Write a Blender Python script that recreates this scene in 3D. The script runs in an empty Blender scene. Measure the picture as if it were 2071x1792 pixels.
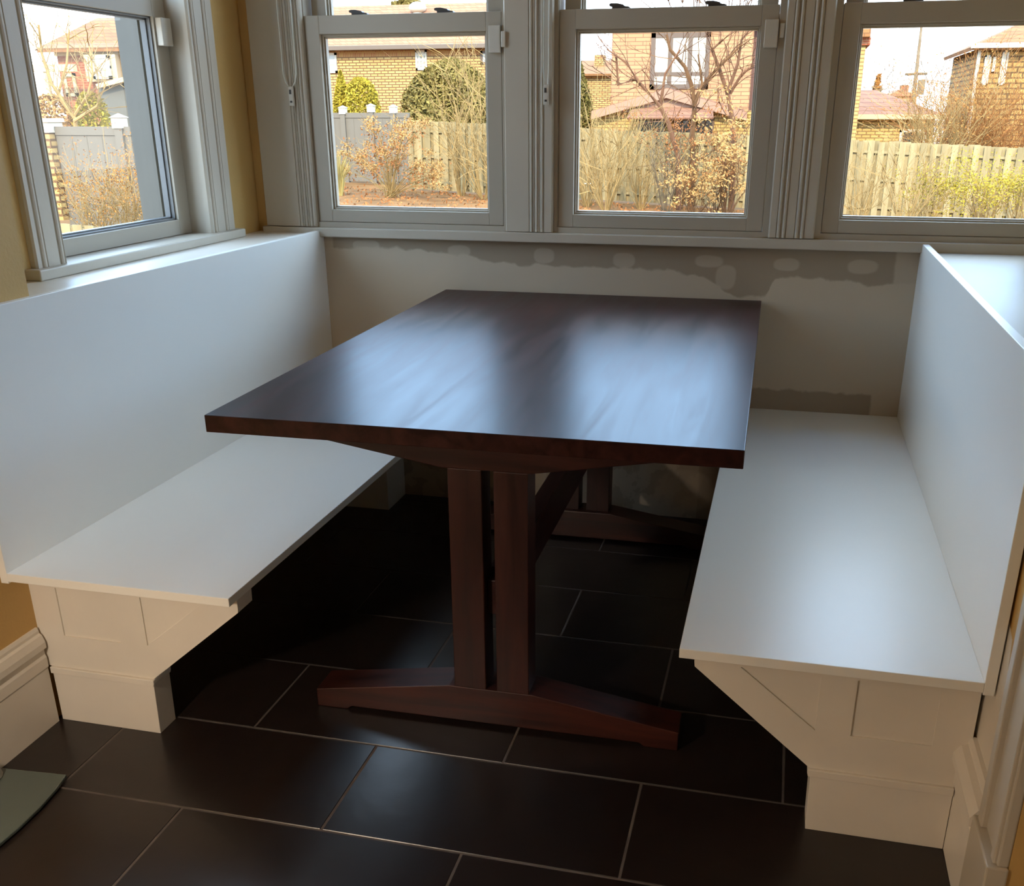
import bpy, bmesh, math, random
from mathutils import Vector, Matrix
C = bpy.context.scene.collection
PI = math.pi
# ------------------------------------------------------------------ camera
CAM = Vector((0.3265, -3.4022, 1.3388)); YAW, PITCH, ROLL, F = 0.2368, -0.3909, -0.0012, 2040.17
PX, PY, W, H = 1081.3, 1073.0, 2071.0, 1792.0
fwd = Vector((-math.sin(YAW)*math.cos(PITCH), math.cos(YAW)*math.cos(PITCH), math.sin(PITCH)))
rgt0 = Vector((math.cos(YAW), math.sin(YAW), 0)); up0 = rgt0.cross(fwd)
rgt = math.cos(ROLL)*rgt0 + math.sin(ROLL)*up0; up = -math.sin(ROLL)*rgt0 + math.cos(ROLL)*up0
cam = bpy.data.objects.new('camera', bpy.data.cameras.new('camera')); C.objects.link(cam)
M = Matrix((rgt, up, -fwd)).transposed().to_4x4(); M.translation = CAM; cam.matrix_world = M
cam.data.sensor_width = 36; cam.data.lens = F/W*36; cam.data.clip_start = .02; cam.data.clip_end = 500
cam.data.shift_x = (W/2-PX)/W; cam.data.shift_y = (PY-H/2)/W
bpy.context.scene.camera = cam

def at(px, py, Y):
    """the point of the yard at depth Y that a sight line through the window meets"""
    d = fwd + rgt*((px-PX)/F) - up*((py-PY)/F)
    t = (Y-CAM.y)/d.y
    return CAM + d*t
def ground_z(x, y): return -1.03 - .039*x

# ------------------------------------------------------------------ materials
MATS = {}
def nodes(name):
    m = bpy.data.materials.new(name); m.use_nodes = True
    nt = m.node_tree; b = nt.nodes['Principled BSDF']; MATS[name] = m
    return m, nt, b
ALB = (1, 1, 1)      # albedo scale of the paint chips below (outdoor things are darker than their sunlit look)
def lin(c):
    return tuple((v/12.92 if v <= .04045 else ((v+.055)/1.055)**2.4)*k for v, k in zip([q/255 for q in c], ALB)) + (1,)
def mat(name, rgb, rough=.5, var=0, scale=8, bump=0, bscale=60, spec=.5, metal=0, stretch=None, island=0):
    """plain paint / wood / foliage: base colour with a little procedural mottling"""
    if name in MATS: return MATS[name]
    m, nt, b = nodes(name); col = lin(rgb)
    b.inputs['Roughness'].default_value = rough; b.inputs['Metallic'].default_value = metal
    b.inputs['Specular IOR Level'].default_value = spec
    b.inputs['Base Color'].default_value = col
    tc = nt.nodes.new('ShaderNodeTexCoord'); mp = nt.nodes.new('ShaderNodeMapping')
    nt.links.new(tc.outputs['Object'], mp.inputs['Vector'])
    if stretch: mp.inputs['Scale'].default_value = stretch
    if var or island:
        hs = nt.nodes.new('ShaderNodeHueSaturation'); hs.inputs['Color'].default_value = col
        n = nt.nodes.new('ShaderNodeTexNoise'); n.inputs['Scale'].default_value = scale; n.inputs['Detail'].default_value = 5
        nt.links.new(mp.outputs[0], n.inputs['Vector'])
        ma = nt.nodes.new('ShaderNodeMapRange'); ma.inputs[1].default_value = .3; ma.inputs[2].default_value = .7
        ma.inputs[3].default_value = 1-var; ma.inputs[4].default_value = 1+var
        nt.links.new(n.outputs['Fac'], ma.inputs[0])
        out = ma.outputs[0]
        if island:
            g = nt.nodes.new('ShaderNodeNewGeometry'); mi = nt.nodes.new('ShaderNodeMapRange')
            mi.inputs[3].default_value = 1-island; mi.inputs[4].default_value = 1+island
            nt.links.new(g.outputs['Random Per Island'], mi.inputs[0])
            mu = nt.nodes.new('ShaderNodeMath'); mu.operation = 'MULTIPLY'
            nt.links.new(out, mu.inputs[0]); nt.links.new(mi.outputs[0], mu.inputs[1]); out = mu.outputs[0]
        nt.links.new(out, hs.inputs['Value']); nt.links.new(hs.outputs[0], b.inputs['Base Color'])
    if bump:
        n2 = nt.nodes.new('ShaderNodeTexNoise'); n2.inputs['Scale'].default_value = bscale; n2.inputs['Detail'].default_value = 4
        nt.links.new(mp.outputs[0], n2.inputs['Vector'])
        bp = nt.nodes.new('ShaderNodeBump'); bp.inputs['Strength'].default_value = bump; bp.inputs['Distance'].default_value = .01
        nt.links.new(n2.outputs['Fac'], bp.inputs['Height']); nt.links.new(bp.outputs[0], b.inputs['Normal'])
    return m
def brick_mat(name, c1, c2, mortar, plane='XZ', bw=.215, rh=.075, ms=.012):
    if name in MATS: return MATS[name]
    m, nt, b = nodes(name); b.inputs['Roughness'].default_value = .9; b.inputs['Specular IOR Level'].default_value = .2
    tc = nt.nodes.new('ShaderNodeTexCoord'); sp = nt.nodes.new('ShaderNodeSeparateXYZ'); cb = nt.nodes.new('ShaderNodeCombineXYZ')
    nt.links.new(tc.outputs['Object'], sp.inputs[0])
    if plane == 'XZ':
        ad = nt.nodes.new('ShaderNodeMath'); ad.operation = 'ADD'
        nt.links.new(sp.outputs['X'], ad.inputs[0]); nt.links.new(sp.outputs['Y'], ad.inputs[1])
        nt.links.new(ad.outputs[0], cb.inputs[0]); nt.links.new(sp.outputs['Z'], cb.inputs[1])
    else:
        nt.links.new(sp.outputs['X'], cb.inputs[0]); nt.links.new(sp.outputs['Y'], cb.inputs[1])
    br = nt.nodes.new('ShaderNodeTexBrick'); br.inputs['Scale'].default_value = 1
    br.inputs['Color1'].default_value = lin(c1); br.inputs['Color2'].default_value = lin(c2); br.inputs['Mortar'].default_value = lin(mortar)
    br.inputs['Brick Width'].default_value = bw; br.inputs['Row Height'].default_value = rh; br.inputs['Mortar Size'].default_value = ms
    nt.links.new(cb.outputs[0], br.inputs['Vector']); nt.links.new(br.outputs['Color'], b.inputs['Base Color'])
    return m

def wood_mat(name, dark, light, axis='Y', rough=.28, coat=0, spec=.4):
    m, nt, b = nodes(name)
    tc = nt.nodes.new('ShaderNodeTexCoord'); mp = nt.nodes.new('ShaderNodeMapping')
    nt.links.new(tc.outputs['Object'], mp.inputs['Vector'])
    mp.inputs['Scale'].default_value = {'Y': (12, 1.1, 12), 'X': (1.1, 12, 12), 'Z': (12, 12, 1.1)}[axis]
    n = nt.nodes.new('ShaderNodeTexNoise'); n.inputs['Scale'].default_value = 1.6; n.inputs['Detail'].default_value = 8; n.inputs['Distortion'].default_value = 1.2
    nt.links.new(mp.outputs[0], n.inputs['Vector'])
    n2 = nt.nodes.new('ShaderNodeTexNoise'); n2.inputs['Scale'].default_value = 14; n2.inputs['Detail'].default_value = 3
    nt.links.new(mp.outputs[0], n2.inputs['Vector'])
    mx = nt.nodes.new('ShaderNodeMath'); mx.operation = 'MULTIPLY_ADD'; mx.inputs[1].default_value = .22
    nt.links.new(n2.outputs['Fac'], mx.inputs[0]); nt.links.new(n.outputs['Fac'], mx.inputs[2])
    rp = nt.nodes.new('ShaderNodeValToRGB'); rp.color_ramp.elements[0].position = .45; rp.color_ramp.elements[1].position = .9
    rp.color_ramp.elements[0].color = lin(dark); rp.color_ramp.elements[1].color = lin(light)
    nt.links.new(mx.outputs[0], rp.inputs[0]); nt.links.new(rp.outputs[0], b.inputs['Base Color'])
    mr = nt.nodes.new('ShaderNodeMapRange'); mr.inputs[1].default_value = .4; mr.inputs[2].default_value = .95
    mr.inputs[3].default_value = rough*.9; mr.inputs[4].default_value = rough*1.15
    nt.links.new(mx.outputs[0], mr.inputs[0]); nt.links.new(mr.outputs[0], b.inputs['Roughness'])
    bp = nt.nodes.new('ShaderNodeBump'); bp.inputs['Strength'].default_value = .06; bp.inputs['Distance'].default_value = .001
    nt.links.new(mx.outputs[0], bp.inputs['Height']); nt.links.new(bp.outputs[0], b.inputs['Normal'])
    b.inputs['Specular IOR Level'].default_value = spec; b.inputs['Coat Weight'].default_value = coat; b.inputs['Coat Roughness'].default_value = rough
    return m

seat_paint = mat('white_bench_lacquer', (242, 240, 232), .34, .01, 3, .02, 40, .5)
trim_paint = mat('white_trim_gloss', (192, 182, 164), .42, .02, 4, .03, 60)
vinyl = mat('white_vinyl', (178, 168, 150), .45, .01, 4)
vinyl_grey = mat('grey_window_track', (88, 84, 74), .45, .05, 6)
bead_grey = mat('grey_glazing_bead', (112, 112, 110), .45, .04, 6)
gold = mat('ochre_wall_paint', (202, 164, 98), .6, .04, 5, .08, 140)
ceil_m = mat('ceiling_cream', (196, 178, 148), .8, .02, 4)
cream = mat('cream_gloss_paint', (228, 220, 206), .38, .04, 6, .08, 30)
table_y = wood_mat('cherry_wood_top', (42, 25, 24), (72, 42, 38), 'Y', .34, 0, .14)
table_z = wood_mat('cherry_wood_post', (38, 17, 15), (68, 33, 27), 'Z', .38)
table_x = wood_mat('cherry_wood_foot', (40, 18, 15), (76, 36, 28), 'X', .36)
plastic = mat('white_plastic', (206, 199, 184), .4, .01, 10)
cord_m = mat('white_cord', (226, 226, 216), .6, .02, 50)
dark_plastic = mat('dark_plastic', (70, 66, 62), .5, .05, 50)
tile_m = mat('dark_slate_tile', (31, 24, 22), .29, .18, 5, .10, 9, .5, 0, None, .12)
grout_m = mat('grey_grout', (88, 80, 76), .9, .15, 40, .1, 120)

def glass_mat(name, tint=(1, 1, 1), refl=.06, rough=.0):
    m, nt, b = nodes(name); nt.nodes.remove(b)
    out = nt.nodes['Material Output']; tr = nt.nodes.new('ShaderNodeBsdfTransparent'); gl = nt.nodes.new('ShaderNodeBsdfGlossy')
    tr.inputs[0].default_value = (*tint, 1); gl.inputs['Roughness'].default_value = rough
    mx = nt.nodes.new('ShaderNodeMixShader'); lw = nt.nodes.new('ShaderNodeLayerWeight'); lw.inputs['Blend'].default_value = .25
    ma = nt.nodes.new('ShaderNodeMath'); ma.operation = 'MULTIPLY_ADD'; ma.inputs[1].default_value = .045; ma.inputs[2].default_value = .002
    nt.links.new(lw.outputs['Fresnel'], ma.inputs[0]); nt.links.new(ma.outputs[0], mx.inputs[0])
    nt.links.new(tr.outputs[0], mx.inputs[1]); nt.links.new(gl.outputs[0], mx.inputs[2]); nt.links.new(mx.outputs[0], out.inputs[0])
    return m
glass = glass_mat('window_glass', (.97, .985, .98))
smoky = mat('smoky_green_glass', (84, 94, 88), .2, .06, 3, 0, 1, .7)

def wall_board():
    """unfinished wallboard: pale primer with darker joint compound and sanded screw spots"""
    m, nt, b = nodes('patched_wallboard'); N = nt.nodes.new; L = nt.links.new
    b.inputs['Roughness'].default_value = .7
    tc = N('ShaderNodeTexCoord'); sp = N('ShaderNodeSeparateXYZ'); L(tc.outputs['Object'], sp.inputs[0])
    nz = N('ShaderNodeTexNoise'); nz.inputs['Scale'].default_value = 14; nz.inputs['Detail'].default_value = 5; L(tc.outputs['Object'], nz.inputs['Vector'])
    def math_(op, a, bb=None, c=None):
        n = N('ShaderNodeMath'); n.operation = op
        for i, v in enumerate((a, bb, c)):
            if v is None: continue
            if isinstance(v, (int, float)): n.inputs[i].default_value = v
            else: L(v, n.inputs[i])
        return n.outputs[0]
    X, Z = sp.outputs['X'], sp.outputs['Z']
    wob = math_('MULTIPLY_ADD', nz.outputs['Fac'], .05, -.025)
    def sm(v, w=.004):
        n = N('ShaderNodeMapRange'); n.inputs[1].default_value = -w; n.inputs[2].default_value = w; L(v, n.inputs[0]); return n.outputs[0]
    # lower edge of the compound band along the top of the board
    u = math_('MULTIPLY_ADD', X, .5, .63)
    fc = N('ShaderNodeFloatCurve'); cu = fc.mapping.curves[0]
    pts = [(0, .88), (.02, .905), (.12, .912), (.25, .893), (.35, .87), (.44, .868), (.55, .868), (.64, .855), (.69, .83), (.715, .795), (.765, .79), (.785, .853), (.86, .853), (.93, .84), (1, .85)]
    cu.points[0].location = (0, (pts[0][1]-.7)*3); cu.points[1].location = (1, (pts[-1][1]-.7)*3)
    for x, z in pts[1:-1]: cu.points.new(x, (z-.7)*3)
    fc.mapping.update(); L(u, fc.inputs['Value'])
    zb = math_('MULTIPLY_ADD', fc.outputs[0], 1/3, .7)
    band = sm(math_('ADD', math_('SUBTRACT', Z, zb), wob))
    bot = sm(math_('MULTIPLY', math_('ADD', math_('SUBTRACT', Z, .487), wob), -1))
    def gt(v, t): return sm(math_('ADD', math_('SUBTRACT', v, t), math_('MULTIPLY', wob, .4)))
    botx = math_('MULTIPLY', gt(X, .1), math_('SUBTRACT', 1, gt(X, .645)))
    bot = math_('MULTIPLY', bot, botx)
    dark = math_('MAXIMUM', band, bot)
    low = math_('MULTIPLY', sm(math_('SUBTRACT', .36, Z), .01), sm(math_('SUBTRACT', nz.outputs['Fac'], .52), .02))
    dark = math_('MAXIMUM', dark, math_('MULTIPLY', low, .6))
    lite = None
    for cx, cz, rx, rz in [(-1.09, .915, .04, .02), (-1.12, .915, .03, .018), (-.76, .908, .04, .018), (-.46, .9, .035, .024), (-.19, .893, .036, .024), (.09, .898, .045, .02),
                           (.145, .848, .033, .04), (.335, .895, .04, .02), (.57, .895, .045, .022), (-.84, .1, .05, .07), (.05, .1, .1, .08)]:
        a = math_('DIVIDE', math_('SUBTRACT', X, cx), rx); c = math_('DIVIDE', math_('SUBTRACT', Z, cz), rz)
        a2 = math_('POWER', math_('ABSOLUTE', a), 2.6); c2 = math_('POWER', math_('ABSOLUTE', c), 2.6)
        r = math_('SUBTRACT', 1, math_('ADD', math_('ADD', a2, c2), math_('MULTIPLY', wob, 18)))
        s = sm(r, .25); lite = s if lite is None else math_('MAXIMUM', lite, s)
    dark = math_('MULTIPLY', dark, math_('SUBTRACT', 1, math_('MULTIPLY', lite, .55)))
    edge = math_('MAXIMUM', math_('SUBTRACT', 1, gt(X, -1.225)), gt(X, .665))
    dark = math_('MULTIPLY', dark, math_('SUBTRACT', 1, math_('MULTIPLY', edge, .75)))
    mx = N('ShaderNodeMix'); mx.data_type = 'RGBA'; L(dark, mx.inputs[0])
    mx.inputs[6].default_value = lin((196, 180, 156)); mx.inputs[7].default_value = lin((160, 143, 120))
    L(mx.outputs[2], b.inputs['Base Color'])
    return m
board_m = wall_board()

# ------------------------------------------------------------------ mesh helpers
def add_box(bm, x0, x1, y0, y1, z0, z1):
    v = [bm.verts.new((x, y, z)) for z in (z0, z1) for y in (y0, y1) for x in (x0, x1)]
    for f in ((0, 2, 3, 1), (4, 5, 7, 6), (0, 1, 5, 4), (2, 6, 7, 3), (0, 4, 6, 2), (1, 3, 7, 5)): bm.faces.new([v[i] for i in f])
def add_prism(bm, pts, axis, a, b):
    """extrude a 2-D outline along an axis: 'Y' outline in (x,z), 'X' outline in (y,z), 'Z' outline in (x,y)"""
    def P(u, w, t): return {'Y': (u, t, w), 'X': (t, u, w), 'Z': (u, w, t)}[axis]
    lo = [bm.verts.new(P(u, w, a)) for u, w in pts]; hi = [bm.verts.new(P(u, w, b)) for u, w in pts]; n = len(pts)
    bm.faces.new(lo); bm.faces.new(hi[::-1])
    for i in range(n): bm.faces.new((lo[i], hi[i], hi[(i+1) % n], lo[(i+1) % n]))
def add_tube(bm, pts, r0, r1=None, sides=4):
    r1 = r0 if r1 is None else r1; rings = []; n = len(pts)
    for i, p in enumerate(pts):
        p = Vector(p); d = (Vector(pts[min(i+1, n-1)]) - Vector(pts[max(i-1, 0)])); d.normalize()
        a = d.orthogonal().normalized(); c = d.cross(a); r = r0 + (r1-r0)*i/max(1, n-1)
        rings.append([bm.verts.new(p + r*(math.cos(2*PI*k/sides)*a + math.sin(2*PI*k/sides)*c)) for k in range(sides)])
    for i in range(n-1):
        for k in range(sides): bm.faces.new((rings[i][k], rings[i][(k+1) % sides], rings[i+1][(k+1) % sides], rings[i+1][k]))
    if sides > 3 or True:
        bm.faces.new(rings[0][::-1]); bm.faces.new(rings[-1])
def add_ball(bm, c, r, sub=1, jitter=0, rnd=random):
    res = bmesh.ops.create_icosphere(bm, subdivisions=sub, radius=1)
    for v in res['verts']:
        s = 1 + (rnd.random()-.5)*2*jitter
        rr = r if isinstance(r, (tuple, list)) else (r, r, r)
        v.co = Vector((v.co.x*rr[0]*s, v.co.y*rr[1]*s, v.co.z*rr[2]*s)) + Vector(c)
def add_leaf(bm, p, s, rnd):
    a = Vector((rnd.gauss(0, 1), rnd.gauss(0, 1), rnd.gauss(0, 1))).normalized(); c = a.orthogonal().normalized()
    p = Vector(p); w = s*.5
    bm.faces.new([bm.verts.new(q) for q in (p - a*s, p + c*w, p + a*s, p - c*w)])
def obj(name, bm, m, parent=None, bevel=0, smooth=False, loc=None):
    bmesh.ops.recalc_face_normals(bm, faces=bm.faces)
    me = bpy.data.meshes.new(name); bm.to_mesh(me); bm.free(); me.materials.append(m)
    o = bpy.data.objects.new(name, me); C.objects.link(o)
    if parent: o.parent = parent
    if loc: o.location = loc
    if smooth:
        for p in me.polygons: p.use_smooth = True
    if bevel:
        md = o.modifiers.new('bevel', 'BEVEL'); md.width = bevel; md.segments = 2; md.limit_method = 'ANGLE'; md.angle_limit = .6
    return o
def tag(o, label=None, cat=None, group=None, kind=None):
    for k, v in (('label', label), ('category', cat), ('group', group), ('kind', kind)):
        if v: o[k] = v
    return o
def thing(name, label, cat, loc=(0, 0, 0), group=None, kind=None, rz=0):
    o = bpy.data.objects.new(name, None); C.objects.link(o); o.location = loc; o.rotation_euler = (0, 0, rz); o.empty_display_size = .1
    return tag(o, label, cat, group, kind)
def boxes(name, bl, m, parent=None, bevel=0):
    bm = bmesh.new()
    for b in bl: add_box(bm, *b)
    return obj(name, bm, m, parent, bevel)

# ------------------------------------------------------------------ room shell
XL, XR = -1.2746, .757           # faces of the two half walls behind the benches
XLW, XRW = -1.50, 1.26           # faces of the window walls above them
ZC, YB = 2.55, -5.6              # ceiling, rear of the room
ROOM_L, ROOM_R = XL, 3.2
# floor: tiles with real joints
bm = bmesh.new(); g = .0021
gy, th, tl = -1.5871, .305, .61
for k in range(-14, 7):
    y0, y1 = gy + k*th, gy + (k+1)*th
    off = -.1861 if k % 2 == 0 else -.4845
    y0c, y1c = max(y0+g, YB), min(y1-g, 0)
    if y1c - y0c < .01: continue
    for i in range(-4, 8):
        x0, x1 = max(off + i*tl + g, XL-.02), min(off + (i+1)*tl - g, ROOM_R)
        if x1-x0 < .01: continue
        b = .0016
        lo = [bm.verts.new(p) for p in ((x0, y0c, -.002), (x1, y0c, -.002), (x1, y1c, -.002), (x0, y1c, -.002))]
        hi = [bm.verts.new(p) for p in ((x0+b, y0c+b, 0), (x1-b, y0c+b, 0), (x1-b, y1c-b, 0), (x0+b, y1c-b, 0))]
        bm.faces.new(hi)
        for q in range(4): bm.faces.new((lo[q], lo[(q+1) % 4], hi[(q+1) % 4], hi[q]))
floor = obj('floor', bm, tile_m); tag(floor, 'dark brown slate look floor tiles laid in running bond', 'floor', kind='structure')
bm = bmesh.new(); add_box(bm, XL-.02, ROOM_R, YB, 0, -.06, -.0012)
tag(obj('grout', bm, grout_m, floor), None)
# wall_back : wallboard below the stool, painted ochre above with three openings
WIN = [(-1.2703, -.5975), (-.4161, .2520), (.4280, 1.1000)]
ZB, ZT = .978, 2.30
bm = bmesh.new(); add_box(bm, XLW-.25, XRW+.25, 0, .16, -.3, .948)
tag(obj('wall_back', bm, board_m), 'patched wallboard back wall under the three windows', 'wall', kind='structure')
bl = [(XLW-.25, WIN[0][0], 0, .16, .948, ZC), (WIN[0][1], WIN[1][0], 0, .16, .948, ZC), (WIN[1][1], WIN[2][0], 0, .16, .948, ZC), (WIN[2][1], XRW+.25, 0, .16, .948, ZC)]
for a, b_ in WIN: bl.append((a, b_, 0, .16, ZT, ZC)); bl.append((a, b_, .0, .16, .948, ZB-.002))
tag(boxes('wall_back_upper', bl, gold), 'ochre painted back wall around the three windows', 'wall', kind='structure')
# left: low wall with ledge, set-back window wall
LWY = (-1.088, -.342)
tag(boxes('wall_left', [(XLW-.22, XL-.0016, -1.485, 0, -.3, .94)], gold), 'low ochre wall behind the left bench', 'wall', kind='structure')
tag(boxes('wall_left_near', [(XL-.25, XL, YB, -1.485, -.3, ZC)], gold), 'ochre wall at the left edge beside the window bay', 'wall', kind='structure')
tag(boxes('wall_left_upper', [(XLW-.22, XLW, -1.485, LWY[0], .94, ZC), (XLW-.22, XLW, LWY[1], 0, .94, ZC),
           (XLW-.22, XLW, LWY[0], LWY[1], .94, .972), (XLW-.22, XLW, LWY[0], LWY[1], ZT, ZC)], gold), 'ochre set back wall around the left window', 'wall', kind='structure')
tag(boxes('trim_1', [(XLW, XL-.0005, -1.485, -.0005, .94, .958)], cream, None, .002), 'white painted ledge between left bench and left window', 'ledge', kind='structure')
RWY = (-1.25, -.62)
tag(boxes('wall_right', [(XR, XRW+.22, -1.62, 0, -.3, .93)], gold), 'low ochre wall behind the right bench', 'wall', kind='structure')
tag(boxes('wall_right_near', [(XR, XR+.14, YB+1.2, -2.86, -.3, ZC), (XR, XR+.14, -1.99, -1.62, -.3, ZC), (XR, XR+.14, -2.86, -1.99, 2.1, ZC),
           (XR+.14, XRW+.22, -1.80, -1.62, .2, ZC)], gold), 'ochre wall with the doorway at the right edge', 'wall', kind='structure')
tag(boxes('wall_right_upper', [(XRW, XRW+.22, -1.62, RWY[0], .93, ZC), (XRW, XRW+.22, RWY[1], 0, .93, ZC),
           (XRW, XRW+.22, RWY[0], RWY[1], .93, .972), (XRW, XRW+.22, RWY[0], RWY[1], ZT, ZC)], gold), 'ochre set back wall around the right window', 'wall', kind='structure')
tag(boxes('trim_2', [(XR+.0005, XRW, -1.62, -.0005, .93, .948)], trim_paint, None, .002), 'white ledge behind the right bench back', 'ledge', kind='structure')
tag(boxes('wall_front', [(ROOM_L-.25, ROOM_R+.2, YB-.15, YB, -.1, ZC), (ROOM_R, ROOM_R+.2, YB, -1.8, -.1, ZC), (XR+.14, ROOM_R+.2, -1.95, -1.8, -.1, ZC)], mat('brown_kitchen_wall', (150, 112, 76), .7, .05, 3)), 'brown far walls of the kitchen behind the camera', 'wall', kind='structure')
tag(boxes('ceiling', [(XLW-.3, ROOM_R+.2, YB-.15, .4, ZC, ZC+.15)], ceil_m), 'white ceiling', 'ceiling', kind='structure')

# baseboards: stepped profile
def base_profile(face, d):   # (x,z) outline, d=+1 grows to +x
    p = [(0, 0), (.0, .252), (.006, .252), (.010, .244), (.010, .238), (.016, .228), (.02, .215), (.02, .205), (.013, .198), (.013, 0)]
    p = [(0, 0), (0, .25), (.005, .25), (.008, .243), (.008, .236), (.014, .232), (.020, .215), (.020, .200), (.012, .194), (.012, .182), (.015, .175), (.015, .150), (.0125, .145), (.0125, 0)]
    return [(face + d*x, z) for x, z in p]
bm = bmesh.new(); add_prism(bm, base_profile(XL, 1), 'Y', YB, -1.6683)
tag(obj('baseboard_left', bm, cream), 'tall cream moulded baseboard running up to the left bench', 'baseboard', kind='structure')
bm = bmesh.new(); add_prism(bm, [(XR-(x-XR)*1.9, z*1.05) for x, z in base_profile(XR, 1)], 'Y', -1.86, -1.6585)
tag(obj('baseboard_right', bm, cream), 'tall cream moulded baseboard by the right doorway', 'baseboard', kind='structure')
bm = bmesh.new(); add_prism(bm, [(-1.625, .262), (-1.812, .262), (-1.805, .33), (-1.768, .39), (-1.775, .45), (-1.755, .52), (-1.625, .56)], 'X', XR-.0015, XR+.001)
tag(obj('trim_16', bm, cream), 'bare pale plaster patch on the wall between right bench and door casing', 'patch', kind='structure')
# door casing on the right wall: plinth block, leg with stepped face
bm = bmesh.new()
add_prism(bm, [(-1.99, .235), (-1.99, 2.14), (-1.862, 2.14), (-1.862, .235)], 'X', XR-.018, XR)
add_prism(bm, [(-1.895, .235), (-1.895, 2.14), (-1.868, 2.14), (-1.868, .235)], 'X', XR-.028, XR)
add_prism(bm, [(-1.985, .235), (-1.985, 2.14), (-1.965, 2.14), (-1.965, .235)], 'X', XR-.024, XR)
add_box(bm, XR-.034, XR, -1.995, -1.858, 0, .235)
add_box(bm, XR-.018, XR, -2.95, -1.86, 2.1, 2.23); add_box(bm, XR-.02, XR, -2.98, -2.86, 0, 2.1)
tag(obj('trim_3', bm, trim_paint, None, .003), 'white moulded door casing at the right edge', 'trim', kind='structure')
d1 = thing('door_1', 'white panelled door in the right doorway', 'door', kind='structure')
boxes('door_leaf', [(XR+.05, XR+.09, -2.86, -1.99, .005, 2.1)], trim_paint, d1)
boxes('door_panel', [(XR+.042, XR+.05, -2.75, -2.1, .25, .95), (XR+.042, XR+.05, -2.75, -2.1, 1.1, 1.95)], trim_paint, d1, .004)
bm = bmesh.new(); add_ball(bm, (XR+.02, -2.78, 1.0), .028, 2); obj('door_knob', bm, mat('brass', (170, 130, 60), .3, 0, 1, 0, 1, .5, 1), d1, 0, True)

# ------------------------------------------------------------------ windows of the back wall
def sash(bm, x0, x1, z0, z1, y0, y1, st=.05, top=.055, bot=.04):
    add_box(bm, x0, x0+st, y0, y1, z0, z1); add_box(bm, x1-st, x1, y0, y1, z0, z1)
    add_box(bm, x0+st, x1-st, y0, y1, z0, z0+bot); add_box(bm, x0+st, x1-st, y0, y1, z1-top, z1)
    # stepped glazing bead
    for i, (e, ya, yb) in enumerate(((.006, y0+.014, y1), (.011, y0+.022, y1))):
        a, b_, c, d = x0+st, x1-st, z0+bot, z1-top
        add_box(bm, a, a+e, ya, yb, c, d); add_box(bm, b_-e, b_, ya, yb, c, d); add_box(bm, a+e, b_-e, ya, yb, c, c+e); add_box(bm, a+e, b_-e, ya, yb, d-e, d)
def latch(parent, x, y, z, s=1):
    bm = bmesh.new()
    pts = [(0, 0), (0, .006), (-.008, .007), (-.009, .013), (-.003, .015), (.012, .015), (.016, .0145), (.034, .011), (.037, .007), (.052, .005), (.056, 0)]
    add_prism(bm, [(x+u*s, z+w) for u, w in pts], 'Y', y-.012, y+.012)
    return obj('sash_latch', bm, dark_plastic, parent, .001)
names = ['left of the three back windows, looking onto a long brick house', 'middle of the three back windows, looking onto the gabled house', 'right of the three back windows, looking onto the picket fence']
ZM = 1.638
for i, (x0, x1) in enumerate(WIN):
    w = thing('window_%d' % (i+1), names[i], 'window', ((x0+x1)/2, 0, ZB), kind='structure')
    cx = (x0+x1)/2; hw = (x1-x0)/2
    def B(name, bl, m, p, bev=0): return boxes(name, bl, m, p, bev)
    fr = B('window_frame', [(-hw, -hw+.002, .0, .15, 0, ZT-ZB), (hw-.002, hw, .0, .15, 0, ZT-ZB), (-hw, hw, .0, .15, ZT-ZB-.03, ZT-ZB), (-hw, hw, -.006, .15, -.002, .016)], vinyl, w)
    bm = bmesh.new(); sash(bm, -hw+.003, hw-.003, .017, ZM-ZB, 0, .042)
    ls = obj('lower_sash', bm, vinyl, w, .0015)
    B('glass_pane', [(-hw+.055, hw-.055, .028, .032, .06, ZM-ZB-.058)], glass, ls)
    bm = bmesh.new(); sash(bm, -hw+.01, hw-.01, ZM-ZB-.05, ZT-ZB-.03, .048, .09, .05, .045, .045)
    us = obj('upper_sash', bm, vinyl, w, .0015)
    B('glass_pane', [(-hw+.062, hw-.062, .076, .080, ZM-ZB-.002, ZT-ZB-.078)], glass, us)
    for px in ((-.17, .12) if i == 0 else (-.17, .12)): latch(ls, px, .02, ZM-ZB)
# casings (fluted boards) as extruded profiles
def casing(name, x0, x1, z0, z1, label, beads, wd=.022):
    p = [(x0, 0), (x0, -wd+.006), (x0+.004, -wd)]
    for c in beads:
        for du, dv in ((-.008, 0), (-.006, .003), (-.004, -.001), (-.001, -.003), (.002, -.003), (.004, -.001), (.006, .003), (.008, 0)): p.append((x0+c+du, -wd+dv))
    p += [(x1-.004, -wd), (x1, -wd+.006), (x1, 0)]
    bm = bmesh.new(); add_prism(bm, p, 'Z', z0, z1)
    return tag(obj(name, bm, trim_paint), label, 'trim', kind='structure')
casing('trim_4', -1.462, -1.2706, .979, 2.42, 'white casing left of the back windows', (.138, .156, .174))
casing('trim_5', -.588, -.428, .979, 2.42, 'white fluted casing between left and middle back windows', (.088, .106, .124))
casing('trim_6', .270, .410, .979, 2.42, 'white fluted casing between middle and right back windows', (.030, .046, .086, .102))
casing('trim_7', 1.11, 1.24, .979, 2.42, 'white fluted casing right of the back windows', (.03, .1))
tag(boxes('trim_8', [(-1.462, 1.24, -.022, 0, ZT, 2.42)], trim_paint), 'white head casing above the back windows', 'trim', kind='structure')
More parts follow.
